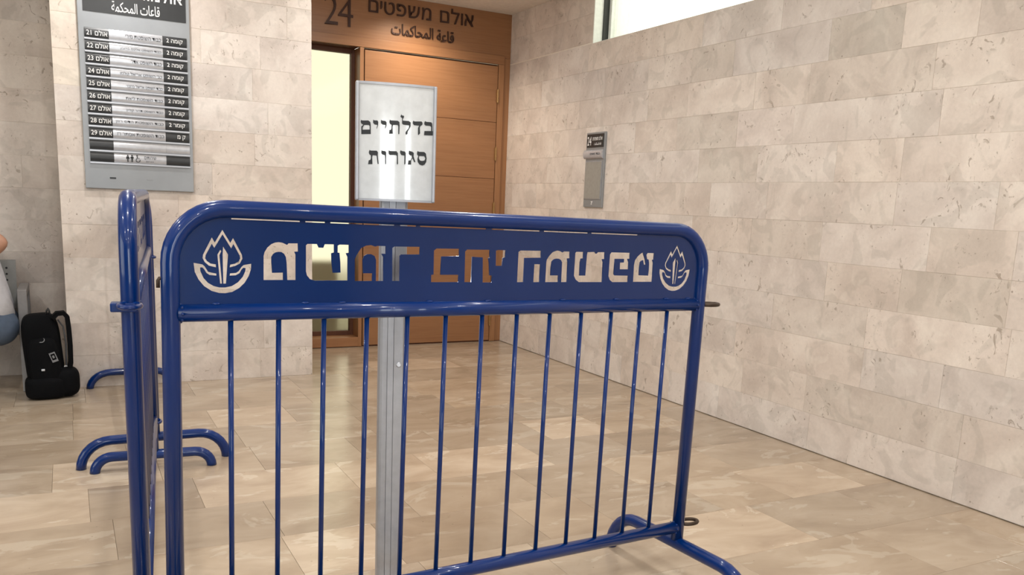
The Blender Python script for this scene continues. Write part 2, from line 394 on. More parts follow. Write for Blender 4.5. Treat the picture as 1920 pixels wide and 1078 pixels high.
LETTERS=[[[-1.3454, 0.799], [-1.3455, 0.8528], [-1.3433, 0.8616], [-1.3373, 0.8717], [-1.3284, 0.8796], [-1.3195, 0.8834], [-1.3117, 0.8844], [-1.3027, 0.8833], [-1.2925, 0.8788], [-1.2892, 0.8823], [-1.2675, 0.8828], [-1.2668, 0.8643], [-1.2754, 0.8636], [-1.2724, 0.8574], [-1.272, 0.7993], [-1.2915, 0.7992], [-1.2934, 0.8391], [-1.2952, 0.8514], [-1.2992, 0.8586], [-1.3054, 0.8624], [-1.3116, 0.8628], [-1.3183, 0.8616], [-1.3239, 0.8576], [-1.3278, 0.8509], [-1.3277, 0.8387], [-1.326, 0.8153], [-1.3012, 0.816], [-1.3011, 0.7992]], [[-1.2487, 0.8793], [-1.2453, 0.8822], [-1.2225, 0.8825], [-1.2183, 0.8744], [-1.2076, 0.8741], [-1.2042, 0.8825], [-1.1815, 0.8827], [-1.1812, 0.8638], [-1.1878, 0.8619], [-1.1868, 0.8406], [-1.184, 0.8164], [-1.1646, 0.8171], [-1.1657, 0.8409], [-1.1681, 0.8634], [-1.1727, 0.8639], [-1.1728, 0.8801], [-1.1682, 0.8825], [-1.1451, 0.8825], [-1.1447, 0.8639], [-1.152, 0.8626], [-1.1476, 0.854], [-1.1468, 0.7984], [-1.2279, 0.7982], [-1.2386, 0.8016], [-1.2457, 0.8102], [-1.2481, 0.8193]], [[-1.1288, 0.7973], [-1.1299, 0.8497], [-1.124, 0.8615], [-1.1143, 0.8758], [-1.102, 0.8819], [-1.0895, 0.8834], [-1.0792, 0.8801], [-1.0729, 0.8819], [-1.0517, 0.8819], [-1.0512, 0.8634], [-1.0622, 0.8632], [-1.0569, 0.8557], [-1.0557, 0.7975], [-1.075, 0.7975], [-1.0759, 0.8482], [-1.0799, 0.8576], [-1.0889, 0.8617], [-1.099, 0.8615], [-1.1064, 0.8572], [-1.1099, 0.8477], [-1.1084, 0.8159], [-1.0847, 0.816], [-1.0847, 0.7974]], [[-1.0323, 0.7976], [-1.0343, 0.8776], [-1.0292, 0.8813], [-0.9606, 0.8822], [-0.9607, 0.8634], [-1.0116, 0.8625], [-1.0141, 0.8588], [-1.0131, 0.7976]], [[-0.9215, 0.874], [-0.9148, 0.8791], [-0.8504, 0.8798], [-0.8495, 0.8613], [-0.9001, 0.8596], [-0.9009, 0.8136], [-0.8492, 0.8139], [-0.8492, 0.795], [-0.9265, 0.7948], [-0.9267, 0.813], [-0.9204, 0.814]], [[-0.8329, 0.8734], [-0.8274, 0.8785], [-0.7607, 0.8792], [-0.7595, 0.8582], [-0.7634, 0.8582], [-0.7606, 0.8454], [-0.7579, 0.8132], [-0.7503, 0.812], [-0.7499, 0.7943], [-0.7771, 0.7943], [-0.7803, 0.8592], [-0.812, 0.8604], [-0.8116, 0.795], [-0.8311, 0.795]], [[-0.7415, 0.8778], [-0.7347, 0.8793], [-0.712, 0.8792], [-0.7124, 0.8608], [-0.7199, 0.8589], [-0.721, 0.8382], [-0.7398, 0.8379]], [[-0.6718, 0.8754], [-0.6658, 0.8794], [-0.6001, 0.88], [-0.5991, 0.8615], [-0.652, 0.86], [-0.6515, 0.7953], [-0.6713, 0.7952]], [[-0.6193, 0.8439], [-0.6001, 0.8436], [-0.5999, 0.7954], [-0.6192, 0.7953]], [[-0.5804, 0.7955], [-0.5808, 0.8453], [-0.5799, 0.856], [-0.5726, 0.8669], [-0.562, 0.8771], [-0.5476, 0.8818], [-0.5376, 0.8807], [-0.5291, 0.8771], [-0.5243, 0.8799], [-0.5046, 0.8796], [-0.5036, 0.8616], [-0.512, 0.8609], [-0.5096, 0.8517], [-0.5085, 0.7956], [-0.5274, 0.7956], [-0.5286, 0.85], [-0.5324, 0.8561], [-0.5393, 0.8596], [-0.5475, 0.8599], [-0.5556, 0.8584], [-0.5626, 0.8523], [-0.5645, 0.8347], [-0.5646, 0.8138], [-0.5388, 0.814], [-0.5377, 0.7956]], [[-0.4855, 0.8766], [-0.4824, 0.8797], [-0.4581, 0.8799], [-0.4574, 0.862], [-0.4655, 0.8612], [-0.4672, 0.8509], [-0.4667, 0.814], [-0.4461, 0.8141], [-0.4451, 0.8733], [-0.4439, 0.8795], [-0.4189, 0.8807], [-0.415, 0.8759], [-0.4107, 0.8764], [-0.4076, 0.8802], [-0.383, 0.8807], [-0.3821, 0.8612], [-0.3909, 0.861], [-0.3865, 0.852], [-0.3853, 0.7958], [-0.4669, 0.7957], [-0.4786, 0.8026], [-0.4854, 0.8136], [-0.4854, 0.8438]], [[-0.3636, 0.8748], [-0.3588, 0.8808], [-0.2908, 0.8807], [-0.29, 0.8634], [-0.2982, 0.8632], [-0.2932, 0.8533], [-0.2925, 0.833], [-0.3242, 0.833], [-0.3249, 0.8522], [-0.3109, 0.8524], [-0.311, 0.863], [-0.3445, 0.8625], [-0.3449, 0.8186], [-0.341, 0.8151], [-0.2912, 0.8147], [-0.2906, 0.796], [-0.3482, 0.7959], [-0.3587, 0.803], [-0.3636, 0.8129]], [[-0.2712, 0.7968], [-0.2725, 0.8464], [-0.2701, 0.8594], [-0.2619, 0.8703], [-0.2516, 0.8783], [-0.2427, 0.8831], [-0.2391, 0.8757], [-0.2321, 0.8628], [-0.2276, 0.8473], [-0.2351, 0.8472], [-0.2394, 0.8606], [-0.2457, 0.8583], [-0.25, 0.8539], [-0.2511, 0.8381], [-0.2507, 0.8161], [-0.2156, 0.8151], [-0.2146, 0.8326], [-0.2155, 0.8501], [-0.2182, 0.8623], [-0.2246, 0.8637], [-0.2283, 0.8759], [-0.2246, 0.8815], [-0.1989, 0.8815], [-0.1991, 0.8626], [-0.2038, 0.8618], [-0.1996, 0.8532], [-0.1983, 0.7969]]]
SIGN=[[[-0.0907, 0.0528], [-0.0876, 0.0515], [-0.0731, 0.0524], [-0.0677, 0.049], [-0.0666, 0.0424], [-0.0664, 0.0192], [-0.0899, 0.0178], [-0.0901, 0.0364], [-0.0852, 0.0409], [-0.0906, 0.0446], [-0.0917, 0.0482]], [[-0.0829, 0.0406], [-0.0715, 0.0413], [-0.0692, 0.0385], [-0.0691, 0.03], [-0.087, 0.0289], [-0.0867, 0.0344]], [[-0.0606, 0.055], [-0.0578, 0.0534], [-0.0501, 0.0536], [-0.0478, 0.0503], [-0.0482, 0.0421], [-0.0515, 0.0329], [-0.0522, 0.0343], [-0.05, 0.0427], [-0.0569, 0.0433], [-0.0608, 0.0473]], [[-0.0409, 0.056], [-0.0378, 0.054], [-0.0301, 0.0537], [-0.0267, 0.0502], [-0.0269, 0.0419], [-0.0299, 0.0342], [-0.0307, 0.0357], [-0.0292, 0.0436], [-0.0369, 0.0443], [-0.0411, 0.0478]], [[-0.0186, 0.0575], [-0.0154, 0.0559], [0.0017, 0.0561], [0.0064, 0.0531], [0.007, 0.0441], [0.0064, 0.0237], [0.0045, 0.0224], [0.0037, 0.0235], [0.0034, 0.0424], [0.0018, 0.0456], [-0.0098, 0.0451], [-0.0113, 0.0399], [-0.0112, 0.0324], [-0.0103, 0.023], [-0.0196, 0.0224], [-0.019, 0.0319], [-0.0159, 0.0321], [-0.0141, 0.0352], [-0.0137, 0.045], [-0.0176, 0.047], [-0.0196, 0.0514]], [[0.0107, 0.0726], [0.0131, 0.0701], [0.0178, 0.0696], [0.0179, 0.0659], [0.0151, 0.0612], [0.0152, 0.0574], [0.0306, 0.0574], [0.0356, 0.0542], [0.0355, 0.0444], [0.0332, 0.0397], [0.0279, 0.0303], [0.0277, 0.025], [0.0249, 0.0228], [0.0225, 0.0247], [0.0229, 0.0292], [0.0309, 0.0396], [0.032, 0.0465], [0.0166, 0.0474], [0.0131, 0.0498], [0.013, 0.0596], [0.0132, 0.0633], [0.0085, 0.0668]], [[0.0428, 0.0592], [0.0455, 0.0574], [0.0644, 0.0587], [0.0672, 0.0555], [0.0666, 0.0502], [0.0623, 0.0476], [0.06, 0.0437], [0.0611, 0.0285], [0.0572, 0.024], [0.0556, 0.0252], [0.0553, 0.0419], [0.0583, 0.0477], [0.0449, 0.048], [0.0413, 0.0516], [0.0413, 0.0561]], [[0.0739, 0.0605], [0.0771, 0.0589], [0.0906, 0.0586], [0.0935, 0.0549], [0.094, 0.0367], [0.0972, 0.0361], [0.0965, 0.0254], [0.0719, 0.0246], [0.0728, 0.0354], [0.0908, 0.0365], [0.0905, 0.0471], [0.0876, 0.0492], [0.0757, 0.0492], [0.072, 0.052], [0.0722, 0.0574]], [[-0.0691, -0.0205], [-0.0663, -0.0221], [-0.0508, -0.0216], [-0.0477, -0.0256], [-0.0481, -0.0332], [-0.0455, -0.0544], [-0.0481, -0.0552], [-0.051, -0.0341], [-0.0608, -0.0332], [-0.0623, -0.0385], [-0.0613, -0.0559], [-0.0724, -0.0565], [-0.0707, -0.0466], [-0.0668, -0.0456], [-0.0653, -0.041], [-0.0654, -0.0342], [-0.0693, -0.0317], [-0.0709, -0.0269]], [[-0.0385, -0.0198], [-0.0361, -0.0212], [-0.0291, -0.0216], [-0.0268, -0.0245], [-0.0267, -0.0541], [-0.0287, -0.0547], [-0.0298, -0.0322], [-0.0368, -0.0303], [-0.0392, -0.0267]], [[-0.0198, -0.0188], [-0.0175, -0.0206], [-0.0003, -0.0203], [0.0034, -0.0243], [0.0044, -0.0518], [0.0023, -0.0539], [0.0013, -0.0527], [0.001, -0.0321], [-0.0017, -0.0299], [-0.0173, -0.0308], [-0.02, -0.0279], [-0.0206, -0.0226]], [[0.0106, -0.0171], [0.0138, -0.0189], [0.0217, -0.0199], [0.0241, -0.0239], [0.0238, -0.0508], [0.0215, -0.0532], [0.0207, -0.0517], [0.0206, -0.0302], [0.0124, -0.0292], [0.0097, -0.0247], [0.0091, -0.021]], [[0.0327, -0.0166], [0.0359, -0.0182], [0.0414, -0.0192], [0.0454, -0.022], [0.0451, -0.0312], [0.0502, -0.0448], [0.0467, -0.0453], [0.0425, -0.036], [0.0387, -0.0408], [0.0389, -0.052], [0.0302, -0.0524], [0.0316, -0.0419], [0.0371, -0.0412], [0.0409, -0.0345], [0.04, -0.0287], [0.0353, -0.0287], [0.032, -0.025]], [[0.0556, -0.0165], [0.0589, -0.0182], [0.0732, -0.018], [0.0781, -0.0217], [0.0802, -0.0339], [0.0793, -0.0432], [0.0747, -0.0504], [0.0683, -0.0528], [0.0611, -0.0504], [0.0565, -0.0444], [0.0553, -0.0368], [0.0575, -0.029], [0.0542, -0.0253], [0.0541, -0.02]], [[0.0599, -0.0289], [0.0734, -0.0284], [0.0767, -0.0341], [0.0744, -0.0396], [0.0681, -0.041], [0.0625, -0.0403], [0.0592, -0.0351]]]
SLOTS=[(-1.4157,-1.2631),(-1.2507,-1.2041),(-1.1914,-1.0307),(-1.0153,-.9726),(-.9618,-.7739),(-.7571,-.6079),(-.5941,-.4465),(-.4346,-.2668)]
# ------------------------------------------------------------------ the room
XR, YD, YL, YR, XP0, XP1, ZC = 3.372, 6.582, 5.611, 6.10, -0.02, 1.444, 2.74
XW, YB = -5.0, -4.0

def stone(name, parent, mat, frame, u0, u1, v0, v1, depth=0.03, proud=0.0, gap=0.0004, tint=(1, 1, 1), bev=0.0007):
    """a single slab: frame = (origin, U, V, N) with N out of the wall; origin at the slab's centre"""
    O, U, V, N = frame
    hu, hv = (u1 - u0) / 2 - gap, (v1 - v0) / 2 - gap
    bm = bmesh.new()
    def ring(du, dv, n): return [bm.verts.new(U * a * du + V * b * dv + N * n) for a, b in ((-1, -1), (1, -1), (1, 1), (-1, 1))]
    r0 = ring(hu, hv, -depth); r1 = ring(hu, hv, -bev); r2 = ring(hu - bev, hv - bev, 0)
    for A, B in ((r0, r1), (r1, r2)):
        for k in range(4): bm.faces.new((A[k], A[(k + 1) % 4], B[(k + 1) % 4], B[k]))
    bm.faces.new(r2); bm.faces.new(r0[::-1])
    o = mesh_obj(name, bm, mat, parent, loc=O + U * (u0 + u1) / 2 + V * (v0 + v1) / 2 + N * proud)
    o.color = tuple(tint) + (1,)
    return o
def tint(rng, base, amp):
    k = base + rng.uniform(-amp, amp); w = rng.uniform(-0.018, 0.018)
    return (k * (1 + w), k, k * (1 - 1.3 * w))
ux, uy, uz = Vector((1, 0, 0)), Vector((0, 1, 0)), Vector((0, 0, 1))

# floor: slab with separate stone tiles where the photograph shows them
floor = box_obj('floor', (XW, XR + 0.03, YB, YD + 0.9, -0.12, -0.004), M_FGROUT, kind='structure')
rng = random.Random(11)
TC = 0.3855
JOINTS = {0: [-1.05, -0.55, 0.028, 0.424, 1.04, 1.42, 1.99, 2.5, 2.95], -1: [-0.9, -0.35, 0.10, 0.64, 1.16, 1.75, 2.2, 2.8],
          -3: [0.5, 1.0, 1.42, 1.91, 2.47, 2.98], 1: [-1.0, -0.62, -0.1, 0.31, 0.73, 1.2, 1.62, 2.2, 2.6, 3.1]}
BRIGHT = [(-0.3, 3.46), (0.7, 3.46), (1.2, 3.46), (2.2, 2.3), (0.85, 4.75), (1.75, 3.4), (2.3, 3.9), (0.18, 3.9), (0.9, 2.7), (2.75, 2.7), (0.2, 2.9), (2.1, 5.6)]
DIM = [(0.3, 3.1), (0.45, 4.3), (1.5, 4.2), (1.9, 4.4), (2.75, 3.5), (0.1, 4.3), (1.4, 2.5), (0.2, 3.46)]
for k in range(-6, 10):
    y0 = 3.265 + TC * k; y1 = y0 + TC
    if y0 > YD - 0.02: break
    y1 = min(y1, YD + 0.02)
    if k in JOINTS: xs = [-1.6] + JOINTS[k] + [XR + 0.02]
    else:
        xs = [-1.7 + rng.uniform(0, 0.3)]
        while xs[-1] < XR - 0.15: xs.append(xs[-1] + rng.choice((0.35, 0.42, 0.5, 0.58, 0.66)) + rng.uniform(-0.04, 0.04))
        xs[-1] = XR + 0.02
    for a, b in zip(xs, xs[1:]):
        if y0 > YL - 0.03 and False: continue
        t = tint(rng, 0.98, 0.075)
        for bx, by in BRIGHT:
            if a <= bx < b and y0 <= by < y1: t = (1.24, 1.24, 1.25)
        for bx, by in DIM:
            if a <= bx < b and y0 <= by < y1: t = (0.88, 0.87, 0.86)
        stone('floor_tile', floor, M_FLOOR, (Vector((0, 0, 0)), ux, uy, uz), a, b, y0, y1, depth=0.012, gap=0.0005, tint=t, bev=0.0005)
# plain polished floor around the tiled field (outside the photograph)
for dims in ((XW, -1.75, YB, YR, -0.004, -0.0005), (-1.75, XR, YB, 0.95, -0.004, -0.0005)):
    bm = bmesh.new(); box(bm, *dims)
    mesh_obj('floor_slab', bm, M_FLOOR, floor)

def stone_wall(wall, frame, u0, u1, rng, skip=None, lens=(0.4, 0.5, 0.6, 0.72, 0.85), base=0.985, amp=0.045, special=None, zmax=ZC, zmin=0.0, corner=False):
    n = int(round((ZC - 0.0) / 0.1957))
    for c in range(14):
        v0, v1 = c * 0.1957, (c + 1) * 0.1957
        u = u0 - rng.uniform(0, 0.35) if not corner else u0
        first = True
        while u < u1 - 0.01:
            w = rng.choice(lens) + rng.uniform(-0.04, 0.04)
            a, b = max(u, u0), min(u + w, u1)
            if u1 - b < 0.12: b = u1
            u = b
            if b - a < 0.05: continue
            if skip:
                pieces = skip(a, b, v0, v1)
            else: pieces = [(a, b, v0, v1)]
            t = tint(rng, base, amp)
            pr = rng.uniform(-0.0004, 0.0009)
            if special:
                for (sa, sv, st) in special:
                    if a <= sa < b and v0 <= sv < v1: t = st
            for (pa, pb, pc, pd) in pieces:
                if pb - pa > 0.02 and pd - pc > 0.02:
                    stone('wall_stone', wall, M_WALL, frame, pa, pb, pc, pd, proud=pr, tint=t)

# right wall with its high strip window
WY0, WY1, WZ = -1.2, 5.329, 2.340
wall_right = bpy.data.objects.new('wall_right', None); C.objects.link(wall_right); wall_right['kind'] = 'structure'
bm = bmesh.new()
box(bm, XR + 0.0016, XR + 0.30, YB, YD + 0.3, -0.1, WZ); box(bm, XR + 0.0016, XR + 0.30, WY1, YD + 0.3, WZ, ZC + 0.1); box(bm, XR + 0.0016, XR + 0.30, YB, WY0, WZ, ZC + 0.1)
mesh_obj('wall_core', bm, M_GROUT, wall_right)
def skip_r(a, b, v0, v1):
    if v1 <= WZ + 0.02: return [(a, b, v0, min(v1, WZ) if v1 > WZ - 0.02 else v1)]
    out = []
    if b > WY1: out.append((max(a, WY1), b, v0, v1))
    if a < WY0: out.append((a, min(b, WY0), v0, v1))
    return out
GR = (0.90, 0.90, 0.885)
spec_r = [(3.9, 2.05, GR), (3.1, 2.05, (0.86, 0.87, 0.85)), (4.3, 1.66, (0.9, 0.9, 0.885)), (3.75, 1.45, GR), (2.6, 1.85, (0.93, 0.92, 0.90)), (3.45, 1.06, (0.91, 0.90, 0.88)),
          (2.25, 0.86, (0.90, 0.895, 0.87)), (2.9, 0.66, (0.95, 0.95, 0.94)), (3.0, 0.27, (0.9, 0.895, 0.88)), (2.3, 2.45, (0.9, 0.9, 0.9)), (2.1, 1.66, (1.05, 1.05, 1.04)), (3.4, 1.66, (1.05, 1.05, 1.06))]
stone_wall(wall_right, (Vector((XR, 0, 0)), uy, uz, -ux), 0.9, YD + 0.02, random.Random(5), skip=skip_r, special=spec_r)
box_obj('plain_stretch', (XR, XR + 0.03, YB, 0.9, 0.0, WZ), M_WALL, wall_right)

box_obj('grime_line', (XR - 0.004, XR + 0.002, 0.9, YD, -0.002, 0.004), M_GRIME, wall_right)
# left wall (pier with the directory board) : face y = YL, from XP0 to XP1
wall_left = bpy.data.objects.new('wall_left', None); C.objects.link(wall_left); wall_left['kind'] = 'structure'
bm = bmesh.new(); box(bm, XP0 + 0.0016, XP1 - 0.0016, YL + 0.0016, YD + 0.30, -0.1, ZC + 0.1)
mesh_obj('wall_core', bm, M_GROUT, wall_left)
spec_l = [(0.05, 2.5, (1.08, 1.07, 1.03)), (0.05, 2.3, (1.08, 1.07, 1.03)), (0.05, 2.05, (1.08, 1.07, 1.03)), (0.05, 1.9, (1.06, 1.05, 1.0))]
stone_wall(wall_left, (Vector((0, YL, 0)), ux, uz, -uy), XP0, XP1, random.Random(21), lens=(0.36, 0.45, 0.55, 0.65), base=1.0, special=spec_l, corner=True)
stone_wall(wall_left, (Vector((XP1, 0, 0)), uy, uz, ux), YL + 0.004, YD + 0.02, random.Random(22), base=0.98, corner=True)
stone_wall(wall_left, (Vector((XP0, 0, 0)), uy, uz, -ux), YL + 0.004, YR + 0.02, random.Random(23), base=0.96, corner=True)

# recessed wall at far left
wall_recess = bpy.data.objects.new('wall_recess', None); C.objects.link(wall_recess); wall_recess['kind'] = 'structure'
bm = bmesh.new(); box(bm, XW, XP0, YR + 0.0016, YR + 0.3, -0.1, ZC + 0.1)
mesh_obj('wall_core', bm, M_GROUT, wall_recess)
stone_wall(wall_recess, (Vector((0, YR, 0)), ux, uz, -uy), -1.9, XP0, random.Random(31), base=0.93, amp=0.03, special=[(-0.3, 1.7, (0.99, 0.98, 0.97))])  # lower base tint puts the shade of the recess into the stone colour
box_obj('plain_stretch', (XW, -1.9, YR, YR + 0.03, 0.0, ZC), M_WALL, wall_recess)

# ceiling, side and rear walls (outside the photograph, they close the hall)
box_obj('ceiling', (XW - 0.2, XR + 0.0, YB - 0.2, YD + 0.3, ZC, ZC + 0.12), M_PLASTER, kind='structure')
bm = bmesh.new()
box(bm, XW - 0.2, XW, YB, YR + 0.3, -0.1, 0.5); box(bm, XW - 0.2, XW, YB, YR + 0.3, 2.5, ZC); box(bm, XW - 0.2, XW, YB, -1.1, 0.5, 2.5); box(bm, XW - 0.2, XW, 3.5, YR + 0.3, 0.5, 2.5)
tag(mesh_obj('wall_side', bm, M_HALL), kind='structure')
bm = bmesh.new()
box(bm, XW, XR + 0.3, YB - 0.2, YB, -0.1, 0.30); box(bm, XW, XR + 0.3, YB - 0.2, YB, 1.95, ZC)
xs = [XW] + [v for w in REAR_WINDOWS for v in w] + [XR + 0.3]
for i in range(0, len(xs), 2): box(bm, xs[i], xs[i + 1], YB - 0.2, YB, 0.30, 1.95)
tag(mesh_obj('wall_rear', bm, M_HALL), kind='structure')
def plain_window(name, axis, k, a0, a1, z0, z1, n):
    w = bpy.data.objects.new(name, None); C.objects.link(w); w['kind'] = 'structure'
    for i in range(n + 1):
        a = a0 + (a1 - a0) * i / n
        d = (a - 0.03, a + 0.03, k - 0.03, k + 0.03, z0, z1) if axis == 'y' else (k - 0.03, k + 0.03, a - 0.03, a + 0.03, z0, z1)
        box_obj('mullion', d, M_WHITEFRAME, w)
    for z in (z0, z1):
        d = (a0, a1, k - 0.03, k + 0.03, z - 0.03, z + 0.03) if axis == 'y' else (k - 0.03, k + 0.03, a0, a1, z - 0.03, z + 0.03)
        box_obj('window_rail', d, M_WHITEFRAME, w)
    d = (a0, a1, k - 0.004, k + 0.004, z0, z1) if axis == 'y' else (k - 0.004, k + 0.004, a0, a1, z0, z1)
    box_obj('pane', d, M_CLEAR, w)
for i, (x0, x1) in enumerate(REAR_WINDOWS): plain_window('window_%d' % (i + 5), 'y', YB - 0.1, x0, x1, 0.30, 1.95, 1)
plain_window('window_4', 'x', XW - 0.1, -1.1, 3.5, 0.5, 2.5, 5)  # unseen left window, added to go with the side fill light

# strip window, high in the right wall
w2 = bpy.data.objects.new('window_2', None); C.objects.link(w2); w2['kind'] = 'structure'
box_obj('window_jamb', (XR + 0.002, XR + 0.30, WY1 - 0.004, WY1 + 0.02, WZ, ZC), M_WHITEFRAME, w2)
box_obj('window_sill', (XR + 0.0016, XR + 0.30, WY0, WY1, WZ - 0.012, WZ + 0.002), M_WHITEFRAME, w2)
box_obj('gasket', (XR + 0.075, XR + 0.118, WY1 - 0.016, WY1 - 0.002, WZ, ZC), M_BLACKFRAME, w2)
box_obj('window_frame', (XR + 0.118, XR + 0.17, WY1 - 0.045, WY1 - 0.002, WZ, ZC), M_WHITEFRAME, w2)
box_obj('window_frame', (XR + 0.118, XR + 0.17, WY0, WY1 - 0.045, WZ, WZ + 0.02), M_WHITEFRAME, w2)
for yy in (3.55, 1.7):
    box_obj('mullion', (XR + 0.118, XR + 0.17, yy - 0.03, yy + 0.03, WZ, ZC), M_WHITEFRAME, w2)
box_obj('pane', (XR + 0.14, XR + 0.146, WY0, WY1 - 0.045, WZ + 0.02, ZC), M_CLEAR, w2)

# ------------------------------------------------------------------ door wall (y = YD)
wall_door = bpy.data.objects.new('wall_door', None); C.objects.link(wall_door); wall_door['kind'] = 'structure'
bm = bmesh.new()
box(bm, XP1 - 0.02, XR + 0.03, YD + 0.025, YD + 0.20, 2.36, ZC + 0.05)
mesh_obj('wall_core', bm, M_GROUT, wall_door)
trim = bpy.data.objects.new('trim_1', None); C.objects.link(trim); trim['kind'] = 'structure'
# veneered header board and the frame of posts and rails around door and side light
def wbox(name, par, d, mat=M_WOOD, bev=0.0015):
    bm = bmesh.new(); cx, cy, cz = (d[0] + d[1]) / 2, (d[2] + d[3]) / 2, (d[4] + d[5]) / 2
    box(bm, d[0] - cx, d[1] - cx, d[2] - cy, d[3] - cy, d[4] - cz, d[5] - cz, bev)
    return mesh_obj(name, bm, mat, par, loc=(cx, cy, cz))
wbox('header_board', trim, (XP1, XR, YD + 0.014, YD + 0.03, 2.39, ZC))
wbox('frame_rail', trim, (XP1, 3.312, YD, YD + 0.03, 2.336, 2.404))
wbox('post', trim, (2.068, 2.099, YD, YD + 0.24, 0.004, 2.334), M_WOODV)
wbox('post', trim, (3.262, 3.312, YD, YD + 0.12, 0.004, 2.335), M_WOODV)
wbox('post', trim, (3.313, XR, YD + 0.014, YD + 0.12, 0.004, 2.389), M_WOODV)
wbox('threshold_rail', trim, (XP1, 2.068, YD, YD + 0.24, 0.006, 0.080), M_WOOD)
wbox('head_lining', trim, (XP1, 2.068, YD + 0.03, YD + 0.24, 2.334, 2.36), M_WOODD)
wbox('plinth_shadow_gap', trim, (XP1, XR, YD + 0.012, YD + 0.10, -0.002, 0.006), M_WOODD)
door = bpy.data.objects.new('door_1', None); C.objects.link(door); door['kind'] = 'structure'
door.location = (2.10, YD, 0)
zs = [0.010, 0.472, 0.937, 1.402, 1.867, 2.321]
for a, b in zip(zs, zs[1:]):
    wbox('door_panel', door, (0.008, 1.157, 0.006, 0.046, a + 0.0015, b - 0.0015), M_WOOD, 0.0018)
box_obj('door_core', (0.008, 1.155, 0.012, 0.040, 0.010, 2.320), M_WOODD, door)
box_obj('door_stop', (-0.002, 1.163, 0.046, 0.10, 0.004, 2.336), M_WOODD, door)
for z in (2.08, 1.61, 1.15, 0.20):
    bm = bmesh.new()
    tube(bm, [(1.158, -0.004, z - 0.052), (1.158, -0.004, z + 0.052)], 0.0065, 10)
    box(bm, 1.146, 1.170, -0.001, 0.007, z - 0.05, z + 0.05)
    for q in (-0.02, 0.02): tube(bm, [(1.158, -0.004, z + q - 0.002), (1.158, -0.004, z + q + 0.002)], 0.0078, 10)
    for q in (-0.056, 0.056): bmesh.ops.create_icosphere(bm, subdivisions=1, radius=0.006, matrix=Matrix.Translation((1.158, -0.004, z + q)))
    mesh_obj('hinge', bm, M_BRASS, door)
bm = bmesh.new(); tube(bm, [(0.07, 0.008, 1.06), (0.07, -0.045, 1.06), (0.085, -0.055, 1.06), (0.19, -0.055, 1.06)], 0.009, 10)
mesh_obj('door_handle', bm, M_ALU, door, smooth=True)
# side light
w1 = bpy.data.objects.new('window_1', None); C.objects.link(w1); w1['kind'] = 'structure'
wbox('window_bead', w1, (2.040, 2.068, YD + 0.135, YD + 0.185, 0.08, 2.334), M_WOODD)
wbox('window_bead', w1, (XP1, 2.040, YD + 0.135, YD + 0.185, 0.08, 0.115), M_WOODD)
wbox('window_bead', w1, (XP1, 2.040, YD + 0.135, YD + 0.185, 2.30, 2.334), M_WOODD)
box_obj('pane', (XP1, 2.045, YD + 0.155, YD + 0.163, 0.10, 2.32), M_FROST, w1)
# what stands outside behind the side light: terrace and a low parapet
out = box_obj('terrace', (-2, 9, YD + 0.9, 14, -0.12, -0.02), M_OUTGROUND, kind='structure')
box_obj('parapet', (0.9, 2.17, YD + 0.95, YD + 1.15, -0.02, 0.62), M_PARAPET, kind='structure')

# ------------------------------------------------------------------ lettering over the door
sign = thing('courtroom_lettering', 'dark metal number 24 and Hebrew and Arabic words on the wooden header above the door', 'lettering', (2.4, YD, 2.45))
def over(dx, z): return facing(dx - 2.4, 0.008, z - 2.45)
def letters(s, x0, x1, z0, z1, name, par):
    """spread Hebrew letters (visual order) over x0..x1, each one its own mesh"""
    probe = []
    cd = None
    for ch in s:
        if ch == ' ': probe.append((ch, 0.28, None)); continue
        cd = bpy.data.curves.new('probe', 'FONT'); cd.body = ch; cd.extrude = 0.001; cd.resolution_u = 3
        o = curve_to_mesh(cd, name, M_LETTER, par, Matrix())
        xs = [v.co.x for v in o.data.vertices]; ys = [v.co.y for v in o.data.vertices]
        probe.append((ch, max(xs) - min(xs), (o, min(xs), min(ys), max(ys))))
    tot = sum(p[1] for p in probe) + 0.12 * (len(probe) - 1)
    k = (x1 - x0) / tot; x = x0
    hmax = 0.60                              # height of a Hebrew letter in font units
    sy = (z1 - z0) / hmax
    for ch, w, q in probe:
        if q:
            o, mx, y0, y1 = q
            o.data.transform(over(x, z0) @ Matrix.Diagonal((k, sy, 5.0, 1)) @ Matrix.Translation((-mx, 0, 0)))
        x += (w + 0.12) * k
letters(heb('אולם משפטים'), 2.136, 3.018, 2.600, 2.690, 'letter', sign)
text('2', 'numeral', M_LETTER, sign, over(1.845, 2.572), w=0.10, h=0.205, thick=0.010, off=-0.012)
text('4', 'numeral', M_LETTER, sign, over(1.955, 2.572), w=0.115, h=0.205, thick=0.010, off=-0.012)
AR1 = '\ufed7\ufe8e\ufecb\ufe94'; AR2 = '\ufe8d\ufedf\ufee4\ufea4\ufe8e\ufedb\ufee4\ufe8e\ufe95'
AR3 = '\ufed7\ufe8e\ufecb\ufe8e\ufe95'; AR4 = '\ufe8d\ufedf\ufee4\ufea4\ufedc\ufee4\ufe94'
text(AR1[::-1], 'arabic_word', M_LETTER, sign, over(2.775, 2.497), w=0.150, h=0.088, thick=0.010, off=0.012)
text(AR2[::-1], 'arabic_word', M_LETTER, sign, over(2.495, 2.502), w=0.350, h=0.085, thick=0.010, off=0.012)

